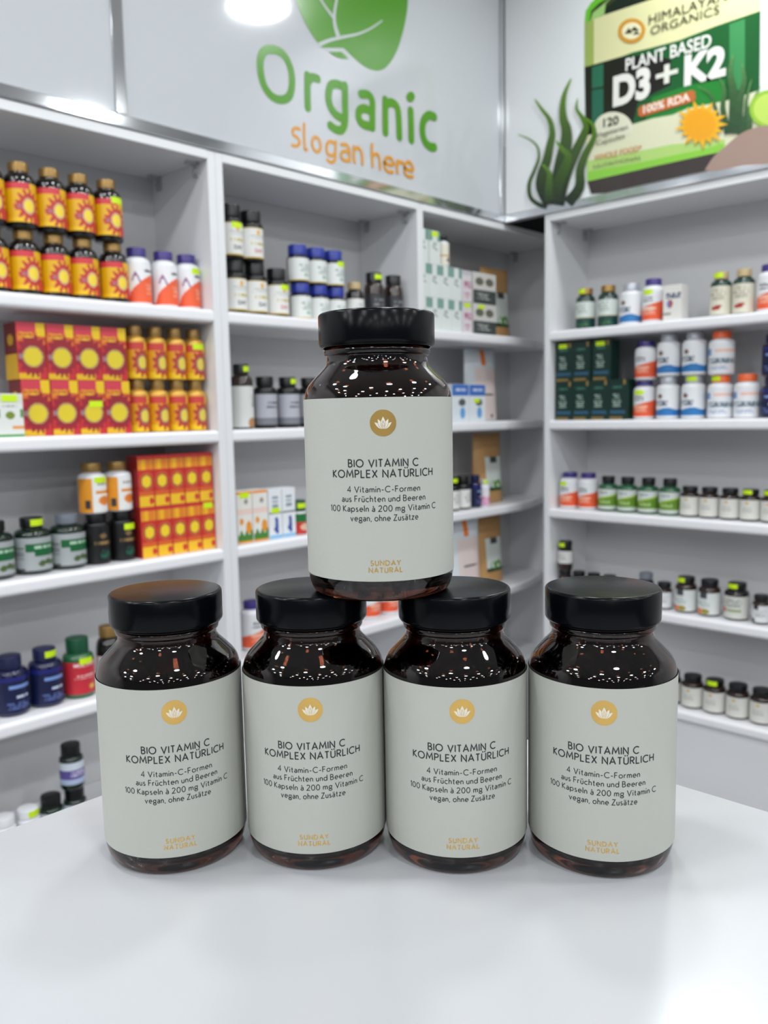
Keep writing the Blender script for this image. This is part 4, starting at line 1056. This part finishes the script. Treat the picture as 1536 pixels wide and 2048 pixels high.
# middle bay, third shelf
z = ZT[2]
put('flower', 'L', 1.335, z, 'white carton with orange flowers and price sticker beside the divider', 'orange flower cartons on the middle third shelf', 0.03, 'top')
put('flower', 'L', 1.387, z, 'white carton with orange flowers between a like carton and blue-grape carton', 'orange flower cartons on the middle third shelf', 0.03)
put('grape', 'L', 1.438, z, 'white carton with blue grapes and price sticker', 'blue grape cartons on the middle third shelf', 0.03, 'mid')
put('grape', 'L', 1.486, z, 'white carton with blue grapes beside the green-lidded jar', 'blue grape cartons on the middle third shelf', 0.03)
put('greenred', 'L', 1.537, z, 'small jar with green lid and red label beside the grape cartons', None, 0.03, 'cap')
# middle bay, fourth shelf
z = ZT[3]
put('nowr', 'L', 1.375, z, 'purple-capped orange bottle seen between the two left amber bottles', 'orange bottles on the middle fourth shelf', 0.035, 'label', stside=0.3)
put('nowr', 'L', 1.832, z, 'white and orange bottle in the gap under the topmost amber bottle, left one', 'orange bottles on the middle fourth shelf', 0.035)
put('nowr', 'L', 1.915, z, 'white and orange bottle in the gap under the topmost amber bottle, right one', 'orange bottles on the middle fourth shelf', 0.035)
# ---- corner bay
z = ZT[0]
for i in range(4):
    u = 2.064+0.0553*i
    put('smallw', 'L', u, z, 'small white carton with green corners, lower row, %s from left' % ORD[i], 'small white cartons in the corner bay', 0.03)
    put('smallw', 'L', u, z+0.1045, 'small white carton with green corners, middle row, %s from left' % ORD[i], 'small white cartons in the corner bay', 0.03)
put('smallw', 'L', 2.064, z+0.209, 'small white carton with green corners on top of the stack, next to divider', 'small white cartons in the corner bay', 0.03)
put('smallw', 'L', 2.122, z+0.209, 'small white carton with price sticker on top of the stack of cartons', 'small white cartons in the corner bay', 0.03, 'top')
put('smallbeige', 'L', 2.186, z+0.209, 'small beige bottle with black cap on top of the white cartons', None, 0.03)
put('pinkw', 'L', 2.286, z, 'narrow pink and white carton with price sticker, bottom of a pair', 'pink and white cartons in the corner bay', 0.03, 'top')
put('pinkw', 'L', 2.286, z+0.104, 'narrow pink and white carton on top of its pair', 'pink and white cartons in the corner bay', 0.03)
put('darkbox', 'L', 2.384, z, 'wide dark and white carton with price sticker, bottom of a pair', 'wide dark and white cartons in the corner bay', 0.03, 'top', stside=-0.3)
put('darkbox', 'L', 2.384, z+0.104, 'wide dark and white carton on top of its pair', 'wide dark and white cartons in the corner bay', 0.03)
put('kraft', 'L', 2.560, z, 'brown kraft pouch with white label behind the wide dark cartons', 'kraft pouches in the corner bay', 0.085)
z = ZT[1]
put('bluebox', 'L', 2.246, z, 'blue and white carton nearer the topmost amber bottle', 'blue and white cartons in the corner bay', 0.03)
put('bluebox', 'L', 2.339, z, 'blue and white carton with price sticker in front of the pale pouch', 'blue and white cartons in the corner bay', 0.03, 'mid', stside=-0.1)
put('pinkpouch', 'L', 2.470, z, 'pale pouch with pink panel and orange tear strip, second shelf', 'pale pouches in the corner bay', 0.085)
z = ZT[2]
put('blackw', 'L', 2.228, z, 'black bottle with sticker just right of the topmost amber bottle', 'small bottles in the corner bay', 0.03, 'cap')
put('blackw', 'L', 2.289, z, 'black bottle with white label beside the navy bottle in the corner bay', 'small bottles in the corner bay', 0.03)
put('navys', 'L', 2.350, z, 'slim navy bottle between a black bottle and a pink one', 'small bottles in the corner bay', 0.03)
put('pinks', 'L', 2.400, z, 'small pink and white bottle with price sticker before a kraft pouch', 'small bottles in the corner bay', 0.03, 'cap')
put('kraft', 'L', 2.510, z, 'brown kraft pouch with white label on the third shelf beside small bottles', 'kraft pouches in the corner bay', 0.085)
z = ZT[3]
put('pinkpouch', 'L', 2.318, z, 'pale pouch with pink panel and orange tear strip, fourth shelf beside kraft pouch', 'pale pouches in the corner bay', 0.05)
put('kraft', 'L', 2.510, z, 'brown kraft pouch with white label on the fourth shelf beside pale pouch', 'kraft pouches in the corner bay', 0.085)
# ---- right unit, top shelf
z = ZT[0]
put('dgreen', 'R', 1.484, z, 'dark green bottle with gold cap and price sticker beside the corner post', 'dark green gold-capped bottles on the right top shelf', 0.035, 'cap', stside=-0.3)
put('dgreen', 'R', 1.402, z, 'dark green bottle with gold cap and white label beside the silver-capped bottle', 'dark green gold-capped bottles on the right top shelf', 0.035)
put('silver', 'R', 1.322, z, 'white bottle with silver cap and blue band on the right top shelf', None, 0.035)
put('gaba', 'R', 1.247, z, 'purple-capped bottle with orange label between silver-capped bottle and white carton', 'orange label bottles on the right unit', 0.035, 'label', stside=-0.1)
put('whitebox', 'R', 1.168, z, 'white carton with blue and red print on the right top shelf', None, 0.03)
put('cream', 'R', 1.034, z, 'dark bottle with cream label and price sticker on its cap', 'cream label bottles on the right top shelf', 0.035, 'cap', stside=-0.2)
put('cream', 'R', 0.968, z, 'dark bottle with cream label and plain beige cap', 'cream label bottles on the right top shelf', 0.035)
put('nowr', 'R', 0.896, z, 'purple-capped bottle with orange label at the right photo edge, top shelf', 'orange label bottles on the right unit', 0.035)
# right unit, second shelf
z = ZT[1]
for i, u in enumerate((1.543, 1.4765, 1.410, 1.3435)):
    put('greenbox', 'R', u, z, 'dark green carton, lower row, %s from left' % ORD[i], 'dark green cartons on the right second shelf', 0.03)
for i, u in enumerate((1.543, 1.4765, 1.404)):
    put('greenbox', 'R', u, z+0.128, 'dark green carton, upper row, %s from left%s' % (ORD[i], ', with price sticker' if i != 1 else ''), 'dark green cartons on the right second shelf', 0.03, 'top' if i != 1 else None, stside=-0.1)
KIND['nowst'] = None
kind_bottle('nowst', 'supplement_bottle', 0.068, 0.122, WPL, PURP, d_nowr, (0.04, 0.74), rc=0.72, hc=0.13, sh=0.09, texts=[('NOW', -0.25, 0.56, 0.34, 0.045, (52, 50, 66))])
put('nowst', 'R', 1.271, z, 'orange label bottle with price sticker, bottom of a stacked pair', 'orange label bottles on the right unit', 0.035, 'label', stside=-0.1)
put('nowst', 'R', 1.268, z+0.122, 'orange label bottle with purple cap on top of a stacked pair', 'orange label bottles on the right unit', 0.035)
for i, u in enumerate((1.193, 1.112)):
    put('silver', 'R', u, z, ('white silver-capped bottle with blue band, lower row, beside orange label bottles', 'white silver-capped bottle with blue band, lower row, price sticker on cap')[i], 'silver-capped bottles on the right second shelf', 0.035, 'cap' if i == 1 else None, stside=0.1)
    put('silver', 'R', u, z+0.131, ('white silver-capped bottle with blue band, upper row, beside orange label bottle', 'white silver-capped bottle with blue band, upper row, beside orange-capped bottle')[i], 'silver-capped bottles on the right second shelf', 0.035)
put('whiteor', 'R', 1.030, z, 'white bottle with orange cap and price sticker carrying another', 'orange-capped bottles on the right second shelf', 0.035, 'cap', stside=-0.3)
put('whiteor', 'R', 0.952, z, 'white bottle with orange cap at the right end, carrying nothing', 'orange-capped bottles on the right second shelf', 0.035)
put('whiteor', 'R', 1.030, z+0.128, 'white bottle with orange cap stacked on top of another', 'orange-capped bottles on the right second shelf', 0.035)
KIND['navr'] = None
kind_bottle('navr', 'supplement_bottle', 0.068, 0.118, NAVY, NAVC, d_navy, (0.06, 0.70), rc=0.76, hc=0.18, sh=0.09)
put('navr', 'R', 0.876, z, 'navy bottle at the right photo edge, lower of two', 'navy bottles at the right photo edge', 0.035)
put('navr', 'R', 0.876, z+0.118, 'navy bottle at the right photo edge, upper of two', 'navy bottles at the right photo edge', 0.035)
# right unit, third shelf
z = ZT[2]
put('nowst', 'R', 1.540, z, 'orange label bottle with price sticker beside the corner post, third shelf', 'orange label bottles on the right unit', 0.035, 'label', stside=-0.3)
put('nowst', 'R', 1.469, z, 'orange label bottle with purple cap beside the green bottles, third shelf', 'orange label bottles on the right unit', 0.035)
for i, u in enumerate((1.394, 1.324, 1.252, 1.180)): put('swan', 'R', u, z, 'green bottle with lime and white label, %s from left of four' % ORD[i], 'green lime label bottles on the right third shelf', 0.035)
for i, u in enumerate((1.113, 1.052, 0.990, 0.930, 0.870)):
    put('amberw', 'R', u, z, 'small amber bottle with off-white label, third shelf, %s from left%s' % (ORD[i], ', with price sticker' if i > 2 else ''), 'small amber bottles on the right third shelf', 0.035, 'cap' if i > 2 else None, stside=-0.2)
# right unit, fourth shelf
z = ZT[3]
put('smallblack', 'R', 1.551, z, 'small dark bottle under the sticker-capped one beside the corner post', 'small dark bottles on the right fourth shelf', 0.035)
put('vial', 'R', 1.551, z+0.085, 'slim dark bottle with neon sticker on its black cap, stacked beside the post', None, 0.035, 'cap', stside=-0.3)
for i, u in enumerate((1.497, 1.440, 1.381)): put('smallblack', 'R', u, z, 'small black-capped bottle peeking over the rightmost amber lid, %s from left' % ORD[i], 'small dark bottles on the right fourth shelf', 0.035)
KIND['smallgrey'] = None
kind_bottle('smallgrey', 'supplement_bottle', 0.050, 0.109, AMB2, GRC, d_blackwhite, (0.08, 0.66), rc=0.84, hc=0.18, sh=0.09)
put('smallgrey', 'R', 1.251, z, 'small bottle with grey cap just right of the rightmost amber lid', None, 0.035)
put('smallblack', 'R', 1.189, z, 'small black-capped bottle with white label between grey cap and orange-fruit bottle', 'small dark bottles on the right fourth shelf', 0.035)
put('orangel', 'R', 1.120, z, 'amber bottle with orange fruit label and price sticker on its cap', 'amber fruit label bottles on the right fourth shelf', 0.035, 'cap', stside=-0.4)
put('orangel', 'R', 1.046, z, 'amber bottle with orange fruit label and plain black cap', 'amber fruit label bottles on the right fourth shelf', 0.035)
put('reddot', 'R', 0.964, z, 'dark bottle with red dot label and price sticker on the cap', None, 0.035, 'cap', stside=-0.2)
put('smallblack', 'R', 0.888, z, 'black-capped bottle with white label at the right photo edge, fourth shelf', 'small dark bottles on the right fourth shelf', 0.035)
# right unit, bottom shelf
z = ZT[4]
for i, u in enumerate((1.164, 1.092, 1.022, 0.951, 0.880)):
    put('amberl', 'R', u, z, 'amber bottle with off-white label on the lowest shelf, %s from left%s' % (ORD[i], ', with price sticker' if i == 2 else ''), 'amber bottles on the right lowest shelf', 0.035, 'cap' if i == 2 else None)
